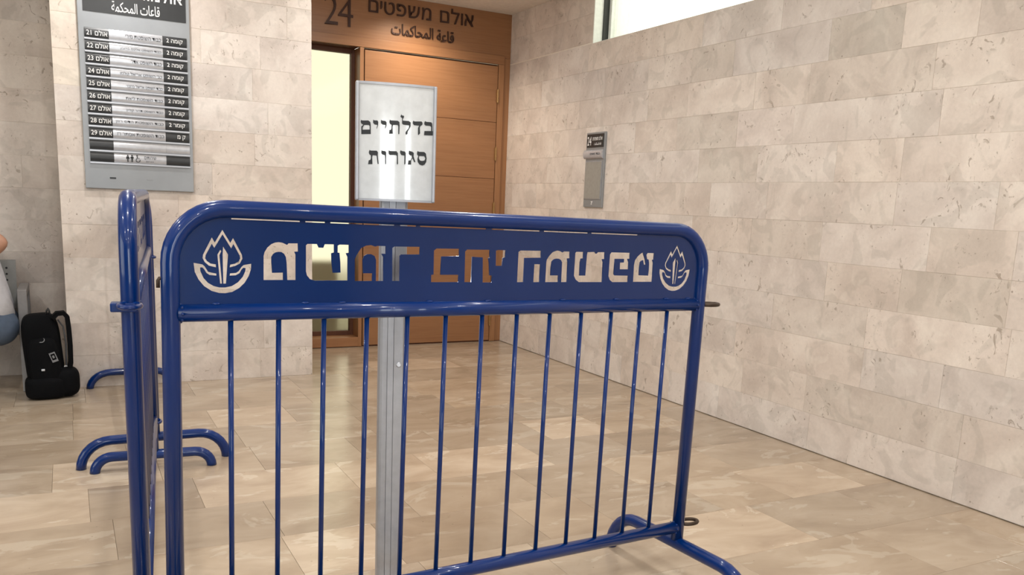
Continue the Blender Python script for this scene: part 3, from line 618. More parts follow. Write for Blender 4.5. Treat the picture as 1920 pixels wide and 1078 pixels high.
# ------------------------------------------------------------------ directory board on the left wall
db = thing('directory_board', 'tall grey metal courtroom directory board on the stone pier left of the door', 'sign', (0.41, YL, 1.19))
DX = 0.41
def dloc(x, z): return (x - DX, z - 1.19)
bm = bmesh.new(); box(bm, 0.116 - DX, 0.710 - DX, -0.022, -0.001, 0.0, 1.27, 0.003)
mesh_obj('back_plate', bm, M_SIGNGREY, db)
hp_ = box_obj('header_panel', (0.145 - DX, 0.690 - DX, -0.027, -0.0215, 2.172 - 1.19, 2.42 - 1.19), M_SIGNDARK, db)
def dtext(s, name, par, x, z, y=-0.0275, mat=M_WHITETXT, **k): return text(s, name, mat, par, facing(x - DX, y, z - 1.19), **k)
dtext(heb('אולמות משפט'), 'lettering', hp_, 0.672, 2.303, w=0.50, h=0.074, align='RIGHT', off=0.01)
dtext((AR3 + ' ' + AR4)[::-1], 'lettering', hp_, 0.42, 2.213, w=0.255, h=0.058, off=0.006)
MID = ['כבוד השופטת', 'כבוד השופט אלכס', 'כבוד השופט', "כב' השופט אריאל", 'כבוד השופט אריאל', 'כבוד השופטת', 'כבוד השופט', 'כבוד השופטת', 'כבוד השופטת', '', '']
MW = [0.19, 0.22, 0.165, 0.225, 0.195, 0.20, 0.20, 0.26, 0.255, 0, 0]
TAIL = [' מירי', ' ברגמן', ' אדר', ' טלמו', ' ברגנר', ' ליאת', ' דרור קליין', ' הדס רוזן', ' אסתר רז', '', '']
for i in range(11):
    zt = 2.084 - 0.0686 * i; zb = zt - 0.054
    zc = (zt + zb) / 2
    st = bpy.data.objects.new('name_strip', None); link(st, db)
    def plate(name, x0, x1, mat, bulge=0.006):
        bm = bmesh.new()
        n = 6; rows = []
        for j in range(n + 1):
            t = -1 + 2 * j / n
            zz = zc + t * (zt - zb) / 2 - 1.19; yy = -0.0225 - bulge * (1 - t * t) - 0.002
            rows.append([bm.verts.new((x0 - DX, yy, zz)), bm.verts.new((x1 - DX, yy, zz)), bm.verts.new((x1 - DX, -0.0215, zz)), bm.verts.new((x0 - DX, -0.0215, zz))])
        for A, B in zip(rows, rows[1:]):
            for k in range(4): bm.faces.new((A[k], A[(k + 1) % 4], B[(k + 1) % 4], B[k]))
        bm.faces.new(rows[0]); bm.faces.new(rows[-1][::-1])
        return mesh_obj(name, bm, mat, st, smooth=False)
    plate('room_plate', 0.147, 0.272, M_SIGNDARK)
    if i < 9 or i == 10:
        plate('name_plate', 0.2725, 0.557, M_STRIP)
        plate('floor_plate', 0.5575, 0.691, M_SIGNDARK)
    else:
        plate('name_plate', 0.2725, 0.560, M_STRIP)
        plate('floor_plate', 0.5605, 0.691, M_STRIP)
    box_obj('strip_rail', (0.145 - DX, 0.692 - DX, -0.034, -0.0215, zb - 0.0105 - 1.19, zb - 0.0025 - 1.19), M_ALU, st)
    if i < 9:
        dtext('%d ' % (21 + i) + heb('אולם'), 'lettering', st, 0.211, zc, y=-0.0320, w=0.108, h=0.029, off=0.008)
        dtext(('2 ' + heb('קומר' if i == 7 else 'קומה')) if i < 8 else heb('ק מ'), 'lettering', st, 0.668, zc, y=-0.0320, w=0.090 if i < 8 else 0.045, h=0.030, off=0.008, align='RIGHT')
        dtext(heb(MID[i] + TAIL[i]), 'lettering', st, 0.548, zc, y=-0.0320, mat=M_DARKTXT, w=MW[i], h=0.018, align='RIGHT')
    if i == 10:
        dtext(heb('שירותים'), 'lettering', st, 0.50, zc + 0.008, y=-0.0320, mat=M_DARKTXT, w=0.065, h=0.016, align='RIGHT')
        dtext(heb('נכים'), 'lettering', st, 0.485, zc - 0.014, y=-0.031, mat=M_DARKTXT, w=0.04, h=0.006, align='RIGHT')
        def icon(cx, polys):
            outline([[(x * 0.042 + cx - DX, y * 0.042) for x, y in p] for p in polys], 0.0006, 'pictogram', M_BLACKTXT, st,
                    Matrix.Translation((0, -0.0320, zc - 1.19)) @ Matrix.Rotation(PI / 2, 4, 'X'))
        head = [(0.11 * math.cos(a * PI / 5), 0.40 + 0.10 * math.sin(a * PI / 5)) for a in range(10)]
        icon(0.345, [head, [(-.16, .27), (.16, .27), (.24, -.08), (.08, -.08), (.07, -.5), (-.07, -.5), (-.08, -.08), (-.24, -.08)]])
        icon(0.368, [head, [(-.2, .27), (.2, .27), (.2, -.02), (.1, -.02), (.1, -.5), (.02, -.5), (0, -.1), (-.02, -.5), (-.1, -.5), (-.1, -.02), (-.2, -.02)]])
        whl = [(0.30 * math.cos(math.radians(a)), -0.2 + 0.30 * math.sin(math.radians(a))) for a in range(110, 381, 15)]
        whi = [(0.22 * math.cos(math.radians(a)), -0.2 + 0.22 * math.sin(math.radians(a))) for a in range(380, 109, -15)]
        icon(0.400, [whl + whi, [(x - 0.1, y + 0.02) for x, y in head], [(-.16, .3), (-.03, .3), (-.02, .12), (.2, .12), (.2, .04), (.0, .04), (.0, -.04), (.26, -.04), (.44, -.4), (.36, -.44), (.2, -.12), (-.14, -.12)]])
bm = bmesh.new(); box(bm, 0.245 - DX, 0.278 - DX, -0.0236, -0.0215, 0.058, 0.068, 0.001); mesh_obj('small_badge', bm, M_SIGNDARK, db)
bm = bmesh.new(); box(bm, 0.445 - DX, 0.480 - DX, -0.0232, -0.0215, 0.06, 0.067, 0.001); mesh_obj('small_badge', bm, M_SIGNGREY, db)

# ------------------------------------------------------------------ plaque on the right wall
pq = thing('room_plaque', 'narrow grey room plaque with number 24 on the right stone wall', 'sign', (XR, 5.19, 1.20))
def pf(y, z, off): return Matrix.Translation((-off, 5.19 - 5.19 + (y - 5.19) * 1.0, z - 1.20)) @ Matrix.Rotation(-PI / 2, 4, 'Z') @ Matrix.Rotation(PI / 2, 4, 'X')
box_obj('back_plate', (-0.014, -0.001, 5.071 - 5.19, 5.312 - 5.19, 0.0, 0.522), M_SIGNGREY, pq, 0.002)
np_ = box_obj('number_panel', (-0.018, -0.0135, 5.088 - 5.19, 5.300 - 5.19, 0.418, 0.510), M_SIGNDARK, pq, 0.001)
text('24', 'lettering', M_WHITETXT, np_, pf(5.268, 1.663, 0.0185), w=0.05, h=0.060)
text(heb('אולם משפטים'), 'lettering', M_WHITETXT, np_, pf(5.165, 1.680, 0.0185), w=0.125, h=0.028)
text((AR1 + ' ' + AR2)[::-1], 'lettering', M_WHITETXT, np_, pf(5.160, 1.642, 0.0185), w=0.09, h=0.018)
bm = bmesh.new(); prof = []
n = 8
for j in range(n + 1):
    t = -1 + 2 * j / n; prof.append((-0.0135 - 0.020 * math.sqrt(max(0, 1 - t * t * 0.85)), 0.370 + t * 0.030))
vsA = [bm.verts.new((a, 5.084 - 5.19, z)) for a, z in prof]; vsB = [bm.verts.new((a, 5.322 - 5.19, z)) for a, z in prof]
for j in range(n): bm.faces.new((vsA[j], vsA[j + 1], vsB[j + 1], vsB[j]))
ea = [bm.verts.new((-0.0135, 5.084 - 5.19, prof[-1][1])), bm.verts.new((-0.0135, 5.084 - 5.19, prof[0][1]))]
eb = [bm.verts.new((-0.0135, 5.322 - 5.19, prof[-1][1])), bm.verts.new((-0.0135, 5.322 - 5.19, prof[0][1]))]
bm.faces.new(vsA + ea); bm.faces.new((vsB + eb)[::-1]); bm.faces.new((vsA[-1], ea[0], eb[0], vsB[-1])); bm.faces.new((vsA[0], vsB[0], eb[1], ea[1])); bm.faces.new((ea[0], ea[1], eb[1], eb[0]))
nh = mesh_obj('name_holder', bm, M_STRIP, pq)
text(heb('כבוד השופט'), 'lettering', M_DARKTXT, nh, pf(5.165, 1.572, 0.0345), w=0.13, h=0.014)
nw = box_obj('notice_frame', (-0.018, -0.0135, 5.090 - 5.19, 5.306 - 5.19, 0.055, 0.322), M_ALU_W, pq, 0.001)
box_obj('notice_pane', (-0.0195, -0.0175, 5.096 - 5.19, 5.300 - 5.19, 0.061, 0.316), simple('dull_grey_notice', (150, 148, 142), 0.3), nw)
outline([[(-0.012, 0.010), (-0.004, 0.010), (0.0, 0.004), (0.006, 0.012), (0.012, 0.009), (0.004, -0.001), (0.0, -0.004), (-0.008, 0.002)],
         [(-0.010, -0.006), (-0.002, -0.004), (0.006, -0.010), (-0.004, -0.014), (-0.012, -0.012)]], 0.0008, 'small_emblem', M_WHITETXT, pq, pf(5.20, 1.232, 0.0148))

# ------------------------------------------------------------------ the barriers
def mirror_poly(p, c0, c1): return [(c1 - (x - c0), y) for x, y in p]
FR = 0.0195
def make_barrier(label, loc, ang, L=1.543, foot_h=0.150, foot_half=0.30, vis=True, tilt=0.0, lift=0.0, letters_on=True, foot_bend=0.12, far_half=None):
    t = thing('crowd_barrier', label, 'barrier', loc, ang, 'blue steel crowd barriers')
    t.rotation_euler = (0, -tilt, ang)
    ZL = 0.19 + lift                       # centre of the bottom rail
    ZM, ZT, R = ZL + 0.727, ZL + 0.953, 0.118
    pts = [(-L, 0, foot_h - 0.01)] + [(-L, 0, ZT - R)] + [(x, 0, z) for x, z in arc(-L + R, ZT - R, R, 180, 90, 10)][1:] + \
          [(x, 0, z) for x, z in arc(-R, ZT - R, R, 90, 0, 10)] + [(0, 0, foot_h - 0.01)]
    tube_obj('frame_tube', pts, FR, M_BLUE, t, seg=20)
    tube_obj('mid_rail', [(-L + 0.012, 0, ZM), (-0.012, 0, ZM)], FR, M_BLUE, t, seg=20)
    tube_obj('bottom_rail', [(-L + 0.012, 0, ZL), (-0.012, 0, ZL)], FR, M_BLUE, t, seg=20)
    # sheet panel with the cut-out emblem and letters
    top, bot, e = ZT - 0.012, ZM + 0.012, 0.012
    rr = R - e
    out = [(-L + e, bot), (-e, bot)] + arc(-R, ZT - R, rr, 0, 90, 8) + arc(-L + R, ZT - R, rr, 90, 180, 8)
    polys = [out]
    if letters_on:
        d = ZL
        for p in EMBLEM: polys.append([(x, y + d) for x, y in p])
        for p in EMBLEM: polys.append([(x, y + d) for x, y in mirror_poly(p, -1.4339, -0.111)])
        for p in LETTERS: polys.append([(x, y + d) for x, y in p])
        for (a, b) in SLOTS: polys.append([(a, 0.9312 + d), (b, 0.9312 + d), (b, 0.9338 + d), (a, 0.9338 + d)])
        if L > 1.6: polys = [polys[0]] + [[(x * L / 1.543, y) for x, y in p] for p in polys[1:]]
    outline(polys, 0.003, 'panel', M_PANEL, t, Matrix.Rotation(PI / 2, 4, 'X'))
    nb = 13 if L < 1.6 else (14 if L < 1.7 else 15)
    s = 0.1075
    u0 = -0.128 - s * (nb - 1)
    barm = None
    for i in range(nb):
        x = u0 + i * s
        if barm is None:
            bm = bmesh.new(); tube(bm, [(0, 0, ZL + 0.016), (0, 0, ZM - 0.016)], 0.0062, 12)
            o = mesh_obj('bar', bm, M_BLUE, t, smooth=True, loc=(x, 0, 0)); barm = o.data
        else:
            o = bpy.data.objects.new('bar', barm); link(o, t); o.location = (x, 0, 0)
    for x in (-L, 0):
        r, hl = 0.021, (far_half if (far_half and x) else foot_half)
        zc, rx = (foot_h if not (far_half and x) else 0.115) - r, foot_bend
        prof = [(-hl, 0.0)] + [(-hl + rx - rx * math.cos(math.radians(a)), zc * math.sin(math.radians(a))) for a in range(12, 91, 13)]
        pts = [(x, y, z) for y, z in prof] + [(x, -y, z) for y, z in prof[::-1]]
        tube_obj('foot', pts, r, M_BLUE, t, seg=18)
    # coupling eyes on one post, hooks on the other
    for z in (ZM, ZL + 0.01):
        bm = bmesh.new()
        ring = [(0.045 + 0.034 * math.cos(a * PI / 10), 0.021 * math.sin(a * PI / 10), z) for a in range(20)]
        tube(bm, ring, 0.0062, 8, closed=True)
        mesh_obj('coupling_eye', bm, M_IRON if vis else M_BLUE, t, smooth=True)['label'] = 'bare metal coupling ring' if vis else 'blue coupling ring'
        if not vis: continue
        bm = bmesh.new()
        tube(bm, [(-L - 0.012, 0, z + 0.075), (-L - 0.022, 0, z + 0.075), (-L - 0.0245, 0, z + 0.070), (-L - 0.0245, 0, z + 0.055)], 0.004, 8)
        mesh_obj('coupling_hook', bm, M_IRON, t, smooth=True)
    bm = bmesh.new()
    wr = random.Random(3)
    for x in (-1.45, -1.25, -1.16, -0.93, -0.76, -0.52, -0.33, -0.14, -0.05):
        bmesh.ops.create_icosphere(bm, subdivisions=2, radius=0.0055, matrix=Matrix.Translation((x, -0.004, ZM + 0.0195)) @ Matrix.Diagonal((1.8, 0.8, 0.6, 1)))
    for sx in (-L, 0):
        for zz in (ZM, ZL):
            for q in range(8):
                bmesh.ops.create_icosphere(bm, subdivisions=1, radius=0.004, matrix=Matrix.Translation((sx + (0.02 if sx else -0.02), 0.019 * math.cos(q * PI / 4), zz + 0.019 * math.sin(q * PI / 4))))
    w = mesh_obj('weld_beads', bm, M_BLUE, t, smooth=True); w['kind'] = 'stuff'
    return t
b1 = make_barrier('front blue steel barrier with cut-out Hebrew lettering facing the camera', (1.7161, 2.035, 0), 0.0718, tilt=-0.0147, foot_h=0.156, foot_half=0.33, foot_bend=0.13)
n2, f2 = Vector((0.118, 2.02)), Vector((0.293, 3.83))
d2 = n2 - f2
b2 = make_barrier('second blue barrier seen edge on, its near post left of the front barrier', (n2.x, n2.y, 0), math.atan2(d2.y, d2.x), L=d2.length, foot_h=0.088, foot_half=0.235, foot_bend=0.07, lift=0.034, vis=False)
bm = bmesh.new(); box(bm, -0.012, 0.024, -0.040, 0.016, 0.944 - 0.010, 0.944 + 0.010, 0.003)
mesh_obj('coupling_plate', bm, M_BLUE, b2)
n3, f3 = Vector((0.308, 3.925)), Vector((0.318, 5.565))
d3 = n3 - f3
b3 = make_barrier('farthest blue barrier, hidden behind the second one, its far foot by the wall', (n3.x, n3.y, 0), math.atan2(d3.y, d3.x), L=1.64, foot_h=0.140, foot_half=0.30, far_half=0.235, vis=False)

# ------------------------------------------------------------------ sign stand
A_S = -0.1975
st = thing('sign_stand', 'aluminium pole stand holding a framed Hebrew notice behind the front barrier', 'sign stand', (0.7766, 2.17, 0), A_S)
bm = bmesh.new(); lathe(bm, [(0.17, 0.0), (0.17, 0.006), (0.16, 0.012), (0.05, 0.016), (0.03, 0.022)], 40)
mesh_obj('base', bm, M_ALU, st, smooth=False)
# extruded pole profile: rounded body with two narrow grooves on each face
hw, hd = 0.0357, 0.022
prof = []
def face_side(sgn):
    pts = []
    xs = [-hw + 0.008, -0.0155, -0.0150, -0.0142, -0.0137, 0.0015, 0.0020, 0.0028, 0.0033, hw - 0.008]
    for i, x in enumerate(xs):
        dd = 0.003 if i in (2, 3, 6, 7) else 0.0
        bulge = 0.004 * (1 - (x / hw) ** 2)
        pts.append((x, -(hd - dd + bulge)))
    return pts
front = face_side(1)
right = [(hw - 0.008 + 0.008 * math.sin(math.radians(a)), -(hd - 0.008 + 0.0085 * math.cos(math.radians(a)))) for a in (20, 45, 70, 90)]
right2 = [(x, -y) for x, y in right[::-1]]
back = [(x, -y) for x, y in front[::-1]]
left = [(-x, -y) for x, y in right]; left2 = [(-x, y) for x, y in right[::-1]]
prof = front + right + right2 + back + [(-x, -y) for x, y in right] + [(-x, y) for x, y in right[::-1]]
bm = bmesh.new()
r0 = [bm.verts.new((x, y, 0.018)) for x, y in prof]; r1 = [bm.verts.new((x, y, 1.197)) for x, y in prof]
for k in range(len(prof)):
    bm.faces.new((r0[k], r0[(k + 1) % len(prof)], r1[(k + 1) % len(prof)], r1[k]))
bm.faces.new(r0[::-1]); bm.faces.new(r1)
mesh_obj('pole', bm, M_ALU_W, st)
bm = bmesh.new(); lathe(bm, [(0.0075, 0), (0.0072, 0.004), (0.005, 0.006)], 16)
o = mesh_obj('clamp_screw', bm, M_ALU, st, smooth=False); o.rotation_euler = (PI / 2, 0, 0); o.location = (0.017, -hd - 0.0015, 0.755)
# curved notice frame
fr = bpy.data.objects.new('notice_frame', None); link(fr, st); fr.location = (0, 0, 1.3419)
HWS, HHS = 0.1045, 0.1487
def bow(x): return -0.030 - 0.010 * (1 - (x / HWS) ** 2)
def curved(name, x0, x1, z0, z1, y_off, th, mat, n=72):
    bm = bmesh.new(); cols = []
    for i in range(n + 1):
        x = x0 + (x1 - x0) * i / n; y = bow(x) + y_off
        cols.append([bm.verts.new((x, y, z0)), bm.verts.new((x, y, z1)), bm.verts.new((x, y + th, z1)), bm.verts.new((x, y + th, z0))])
    for A, B in zip(cols, cols[1:]):
        for k in range(4): bm.faces.new((A[k], A[(k + 1) % 4], B[(k + 1) % 4], B[k]))
    bm.faces.new(cols[0]); bm.faces.new(cols[-1][::-1])
    o = mesh_obj(name, bm, mat, fr)
    return o
curved('back_shell', -HWS + 0.004, HWS - 0.004, -HHS + 0.002, HHS - 0.002, 0.004, 0.006, M_ALU)
curved('paper_notice', -HWS + 0.008, HWS - 0.008, -HHS + 0.004, HHS - 0.004, 0.001, 0.0012, M_PAPER)
for s_ in (-1, 1):
    bm = bmesh.new(); box(bm, s_ * (HWS - 0.0045) - 0.0045, s_ * (HWS - 0.0045) + 0.0045, -0.036, -0.018, -HHS, HHS, 0.003)
    mesh_obj('side_rail', bm, M_ALU_W, fr)
    curved('end_strip', -HWS + 0.006, HWS - 0.006, s_ * (HHS - 0.003) - 0.003, s_ * (HHS - 0.003) + 0.003, -0.0012, 0.006, M_ALU_W)
box_obj('mounting_block', (-0.05, 0.05, -0.022, 0.010, -0.12, -0.02), M_ALU, fr, 0.002)
HOLES = {0: 1, 13: 14}
for i, p in enumerate(SIGN):
    if i in HOLES.values(): continue
    pm = outline([p] + ([SIGN[HOLES[i]]] if i in HOLES else []), 0.0004, 'printed_letter', M_BLACKTXT, fr, Matrix.Rotation(PI / 2, 4, 'X'))
    for v in pm.data.vertices: v.co.y += bow(v.co.x) + 0.0004
# ------------------------------------------------------------------ bench, backpack, person
be = thing('metal_bench', 'grey perforated steel waiting bench against the recessed wall at the left edge', 'bench', (-1.072, 5.85, 0))
bxw = 0.83
def perforated(name, x0, x1, pitch):
    """sheet with real rows of dark-lined round perforations"""
    return None
for s_, x in (('a', 0.83), ('b', -0.83)):
    bm = bmesh.new()
    box(bm, x - 0.025, x + 0.025, -0.275, -0.235, 0.0, 0.60, 0.004)
    box(bm, x - 0.025, x + 0.025, 0.10, 0.14, 0.0, 0.60, 0.004)
    box(bm, x - 0.025, x + 0.025, -0.235, 0.10, 0.56, 0.60, 0.004)
    box(bm, x - 0.025, x + 0.025, -0.235, 0.10, 0.30, 0.34, 0.004)
    mesh_obj('side_frame', bm, M_BENCHL, be)
    bm = bmesh.new(); box(bm, x - 0.006, x + 0.006, -0.235, 0.10, 0.34, 0.56)
    mesh_obj('side_panel', bm, M_BENCH, be)
bm = bmesh.new(); box(bm, -0.80, 0.80, -0.03, 0.02, 0.30, 0.36, 0.004); mesh_obj('beam', bm, M_BENCH, be)
for k in range(3):
    x0, x1 = -0.80 + k * 0.535, -0.80 + k * 0.535 + 0.52
    so = bpy.data.objects.new('bench_seat', None); link(so, be)
    bm = bmesh.new(); n = 10; rows = []
    prof = [(-0.26, 0.385), (-0.255, 0.405), (-0.23, 0.415), (-0.10, 0.405), (0.02, 0.395), (0.06, 0.41), (0.085, 0.45), (0.12, 0.62), (0.145, 0.735), (0.15, 0.74)]
    for (y, z) in prof: rows.append([bm.verts.new((x0, y, z)), bm.verts.new((x1, y, z)), bm.verts.new((x1, y + 0.004, z - 0.006)), bm.verts.new((x0, y + 0.004, z - 0.006))])
    for A, B in zip(rows, rows[1:]):
        for q in range(4): bm.faces.new((A[q], A[(q + 1) % 4], B[(q + 1) % 4], B[q]))
    bm.faces.new(rows[0]); bm.faces.new(rows[-1][::-1])
    mesh_obj('perforated_shell', bm, M_BENCH, so)
    bm = bmesh.new()
    for i in range(13):
        for j in range(7):
            z = 0.475 + j * 0.036; y = 0.085 + (z - 0.45) * (0.035 / 0.17) - 0.0022 if z < 0.62 else 0.12 + (z - 0.62) * (0.025 / 0.115) - 0.0022
            x = x0 + 0.05 + i * 0.035
            c = [bm.verts.new((x + 0.0065 * math.cos(a * PI / 4), y, z + 0.0065 * math.sin(a * PI / 4))) for a in range(8)]
            d = [bm.verts.new((x + 0.0065 * math.cos(a * PI / 4), y + 0.004, z + 0.0065 * math.sin(a * PI / 4))) for a in range(8)]
            for a in range(8): bm.faces.new((c[a], c[(a + 1) % 8], d[(a + 1) % 8], d[a]))
            bm.faces.new(c)
    ph = mesh_obj('perforations', bm, M_BENCHD, so); ph['kind'] = 'stuff'

def superell(bm, c, r, e1=0.5, e2=0.5, nu=28, nv=18, M=None):
    def sp(v, p): return math.copysign(abs(v) ** p, v)
    rows = []
    for j in range(1, nv):
        t = -PI / 2 + PI * j / nv
        row = []
        for i in range(nu):
            a = 2 * PI * i / nu
            p = Vector((r[0] * sp(math.cos(t), e1) * sp(math.cos(a), e2), r[1] * sp(math.cos(t), e1) * sp(math.sin(a), e2), r[2] * sp(math.sin(t), e1)))
            if M: p = M @ p
            row.append(bm.verts.new(p + Vector(c)))
        rows.append(row)
    for A, B in zip(rows, rows[1:]):
        for i in range(nu): bm.faces.new((A[i], A[(i + 1) % nu], B[(i + 1) % nu], B[i]))
    bm.faces.new(rows[0][::-1]); bm.faces.new(rows[-1])
    return bm
def sell(name, c, r, mat, par, e1=0.5, e2=0.5, M=None):
    bm = bmesh.new(); superell(bm, c, r, e1, e2, M=M); return mesh_obj(name, bm, mat, par, smooth=True)
bg = thing('backpack', 'black backpack with a grey square tag standing on the floor beside the bench', 'backpack', (-0.125, 5.42, 0), 0.05)
rock = Matrix.Rotation(math.radians(-4), 3, 'Y')
sell('main_compartment', (-0.022, 0.03, 0.245), (0.098, 0.085, 0.235), M_BLACKFAB, bg, 0.45, 0.5, rock)
sell('front_pocket', (-0.020, -0.055, 0.200), (0.078, 0.040, 0.150), M_BLACKFAB, bg, 0.5, 0.5, rock)
sell('side_pouch', (0.070, -0.015, 0.088), (0.085, 0.080, 0.085), M_BLACKFAB, bg, 0.6, 0.7)
sell('bottom_pouch', (-0.020, -0.03, 0.065), (0.105, 0.085, 0.064), M_BLACKFAB, bg, 0.45, 0.6)
bm = bmesh.new()
def strap(bm, pts, w, th):
    prev = None
    pts = [Vector(p) for p in pts]
    for i, p in enumerate(pts):
        t = (pts[min(i + 1, len(pts) - 1)] - pts[max(i - 1, 0)]).normalized()
        nn = t.cross(Vector((0, 1, 0))).normalized()
        q = [bm.verts.new(p + Vector((0, a * w, 0)) + nn * b * th) for a, b in ((-1, -1), (1, -1), (1, 1), (-1, 1))]
        if prev:
            for k in range(4): bm.faces.new((prev[k], prev[(k + 1) % 4], q[(k + 1) % 4], q[k]))
        else: bm.faces.new(q[::-1])
        prev = q
    bm.faces.new(prev)
strap(bm, [(0.030, -0.02, 0.455), (0.055, -0.02, 0.482), (0.088, -0.02, 0.485), (0.106, -0.02, 0.462), (0.111, -0.02, 0.40), (0.114, -0.02, 0.30), (0.112, -0.02, 0.20), (0.100, -0.02, 0.13)], 0.030, 0.012)
mesh_obj('shoulder_strap', bm, M_BLACKFAB, bg)
bm = bmesh.new(); strap(bm, [(0.060, 0.02, 0.44), (0.085, 0.02, 0.40), (0.095, 0.02, 0.30), (0.09, 0.02, 0.16)], 0.02, 0.004)
mesh_obj('inner_strap', bm, M_GREYFAB, bg)['label'] = 'grey lining of the strap'
bm = bmesh.new(); tube(bm, [(0.000, -0.01, 0.465), (0.006, -0.01, 0.500), (0.014, -0.01, 0.512), (0.018, -0.01, 0.50), (0.022, -0.01, 0.475), (0.035, -0.01, 0.47)], 0.005, 8)
mesh_obj('carry_loop', bm, M_BLACKPL, bg, smooth=True)
def bagplate(name, x0, x1, z0, z1, y, mat, rot, lab=None, poly=None):
    cx, cz = (x0 + x1) / 2, (z0 + z1) / 2
    hx, hz = (x1 - x0) / 2, (z1 - z0) / 2
    P = poly or [[(-hx, -hz), (hx, -hz), (hx, hz), (-hx, hz)]]
    o = outline(P, 0.0015, name, mat, bg, Matrix.Translation((cx, y, cz)) @ Matrix.Rotation(rot, 4, 'Y') @ Matrix.Rotation(PI / 2, 4, 'X'))
    if lab: o['label'] = lab
    return o
bagplate('tag', 0.008, 0.040, 0.215, 0.275, -0.099, M_TAGWHITE, -0.33, 'pale grey square tag',
         [[(-.016, -.028), (.016, -.028), (.016, .028), (-.016, .028)], [(-.011, -.016), (.011, -.016), (.011, .020), (-.011, .020)], [(-.005, -.006), (.005, -.006), (.005, .010), (-.005, .010)]])
sw = [(0.018 * math.cos(math.radians(a)), 0.016 * math.sin(math.radians(a))) for a in range(235, 405, 17)] + [(0.013 * math.cos(math.radians(a)) + 0.001, 0.013 * math.sin(math.radians(a)) + 0.002) for a in range(404, 234, -17)]
bagplate('curved_mark', -0.045, -0.02, 0.330, 0.36, -0.094, M_TAGWHITE, 0, 'pale curved mark', [sw])
bm = bmesh.new(); box(bm, -0.040, -0.022, -0.100, -0.094, 0.168, 0.180, 0.002); mesh_obj('buckle', bm, M_ALU, bg)
bm = bmesh.new(); strap(bm, [(-0.095, -0.02, 0.27), (-0.092, -0.045, 0.22), (-0.080, -0.060, 0.17)], 0.008, 0.004)
mesh_obj('side_strap', bm, M_GREYFAB, bg)['label'] = 'grey side strap'
pgm = outline([[(-.035, -.006), (.038, -.02), (.025, .006), (.0, .012)]], 0.001, 'crumpled_paper', M_WHITETXT, None, Matrix())
pgm.parent = bg; pgm.location = (0.085, -0.02, 0.172); pgm.rotation_euler = (0.6, 0.25, 0.1); pgm.name = 'white_flap'; pgm['label'] = 'white flap sticking out'

def skin(name, verts, edges, radii, mat, parent, sub=2):
    me = bpy.data.meshes.new(name); me.from_pydata([Vector(v) for v in verts], edges, [])
    me.materials.append(mat)
    o = bpy.data.objects.new(name, me); link(o, parent)
    md = o.modifiers.new('skin', 'SKIN'); md.use_smooth_shade = True
    for i, r in enumerate(radii):
        sv = me.skin_vertices[0].data[i]
        sv.radius = (r, r) if not isinstance(r, tuple) else r
        sv.use_root = (i == 0)
    s2 = o.modifiers.new('subdivision', 'SUBSURF'); s2.levels = sub; s2.render_levels = sub
    return o
# seated person turned to the left (-x), mostly outside the frame
pe = thing('person', 'person in pale grey shirt and blue jeans seated on the bench at the left edge', 'person', (-0.385, 5.57, 0))
# local coordinates: x forward is -x
hip = (0.0, 0.0, 0.50)
V = [hip, (-0.03, 0, 0.62), (-0.08, 0, 0.76), (-0.14, 0, 0.90), (-0.19, 0, 1.01), (-0.215, 0, 1.07),           # 0-5 spine, neck
     (-0.16, -0.17, 0.98), (0.085, -0.15, 0.875), (-0.14, -0.20, 0.74), (-0.23, -0.20, 0.71),                      # 6-9 right arm (camera side): shoulder, elbow, wrist, palm
     (-0.16, 0.17, 0.98), (-0.05, 0.24, 0.76), (-0.28, 0.18, 0.66), (-0.34, 0.17, 0.63),                          # 10-13 left arm
     (-0.02, -0.10, 0.49), (-0.44, -0.12, 0.50), (-0.42, -0.12, 0.10), (-0.48, -0.12, 0.05),                      # 14-17 near leg
     (-0.02, 0.10, 0.49), (-0.44, 0.13, 0.50), (-0.46, 0.13, 0.10), (-0.52, 0.13, 0.05)]
Ed = [(0, 1), (1, 2), (2, 3), (3, 4), (4, 5), (3, 6), (6, 7), (7, 8), (8, 9), (3, 10), (10, 11), (11, 12), (12, 13), (0, 14), (14, 15), (15, 16), (16, 17), (0, 18), (18, 19), (19, 20), (20, 21)]
Rd = [0.11, 0.105, 0.10, 0.10, 0.055, 0.05, 0.055, 0.056, 0.032, 0.028, 0.055, 0.042, 0.027, 0.028, 0.085, 0.058, 0.036, 0.03, 0.085, 0.058, 0.036, 0.03]
skin('body', V, Ed, Rd, M_SKIN, pe)
def blobby(name, caps, mat, parent, voxel=0.011):
    """one continuous cloth surface grown around tapered limbs"""
    bm = bmesh.new()
    for p, q, ra, rb in caps:
        p, q = Vector(p), Vector(q); d = (q - p)
        n = 8; pts, rad = [], []
        dn = d.normalized()
        for i in range(5):
            a = PI / 2 * i / 4; pts.append(p - dn * ra * math.cos(a)); rad.append(max(0.004, ra * math.sin(a)))
        for i in range(1, n): pts.append(p + d * i / n); rad.append(ra + (rb - ra) * i / n)
        for i in range(5):
            a = PI / 2 * i / 4; pts.append(q + dn * rb * math.sin(a)); rad.append(max(0.004, rb * math.cos(a)))
        tube(bm, pts, 0.1, 20, radii=rad)
    o = mesh_obj(name, bm, mat, parent, smooth=True)
    md = o.modifiers.new('remesh', 'REMESH'); md.mode = 'VOXEL'; md.voxel_size = voxel; md.use_smooth_shade = True
    sm = o.modifiers.new('smooth', 'SMOOTH'); sm.iterations = 10; sm.factor = 0.6
    return o
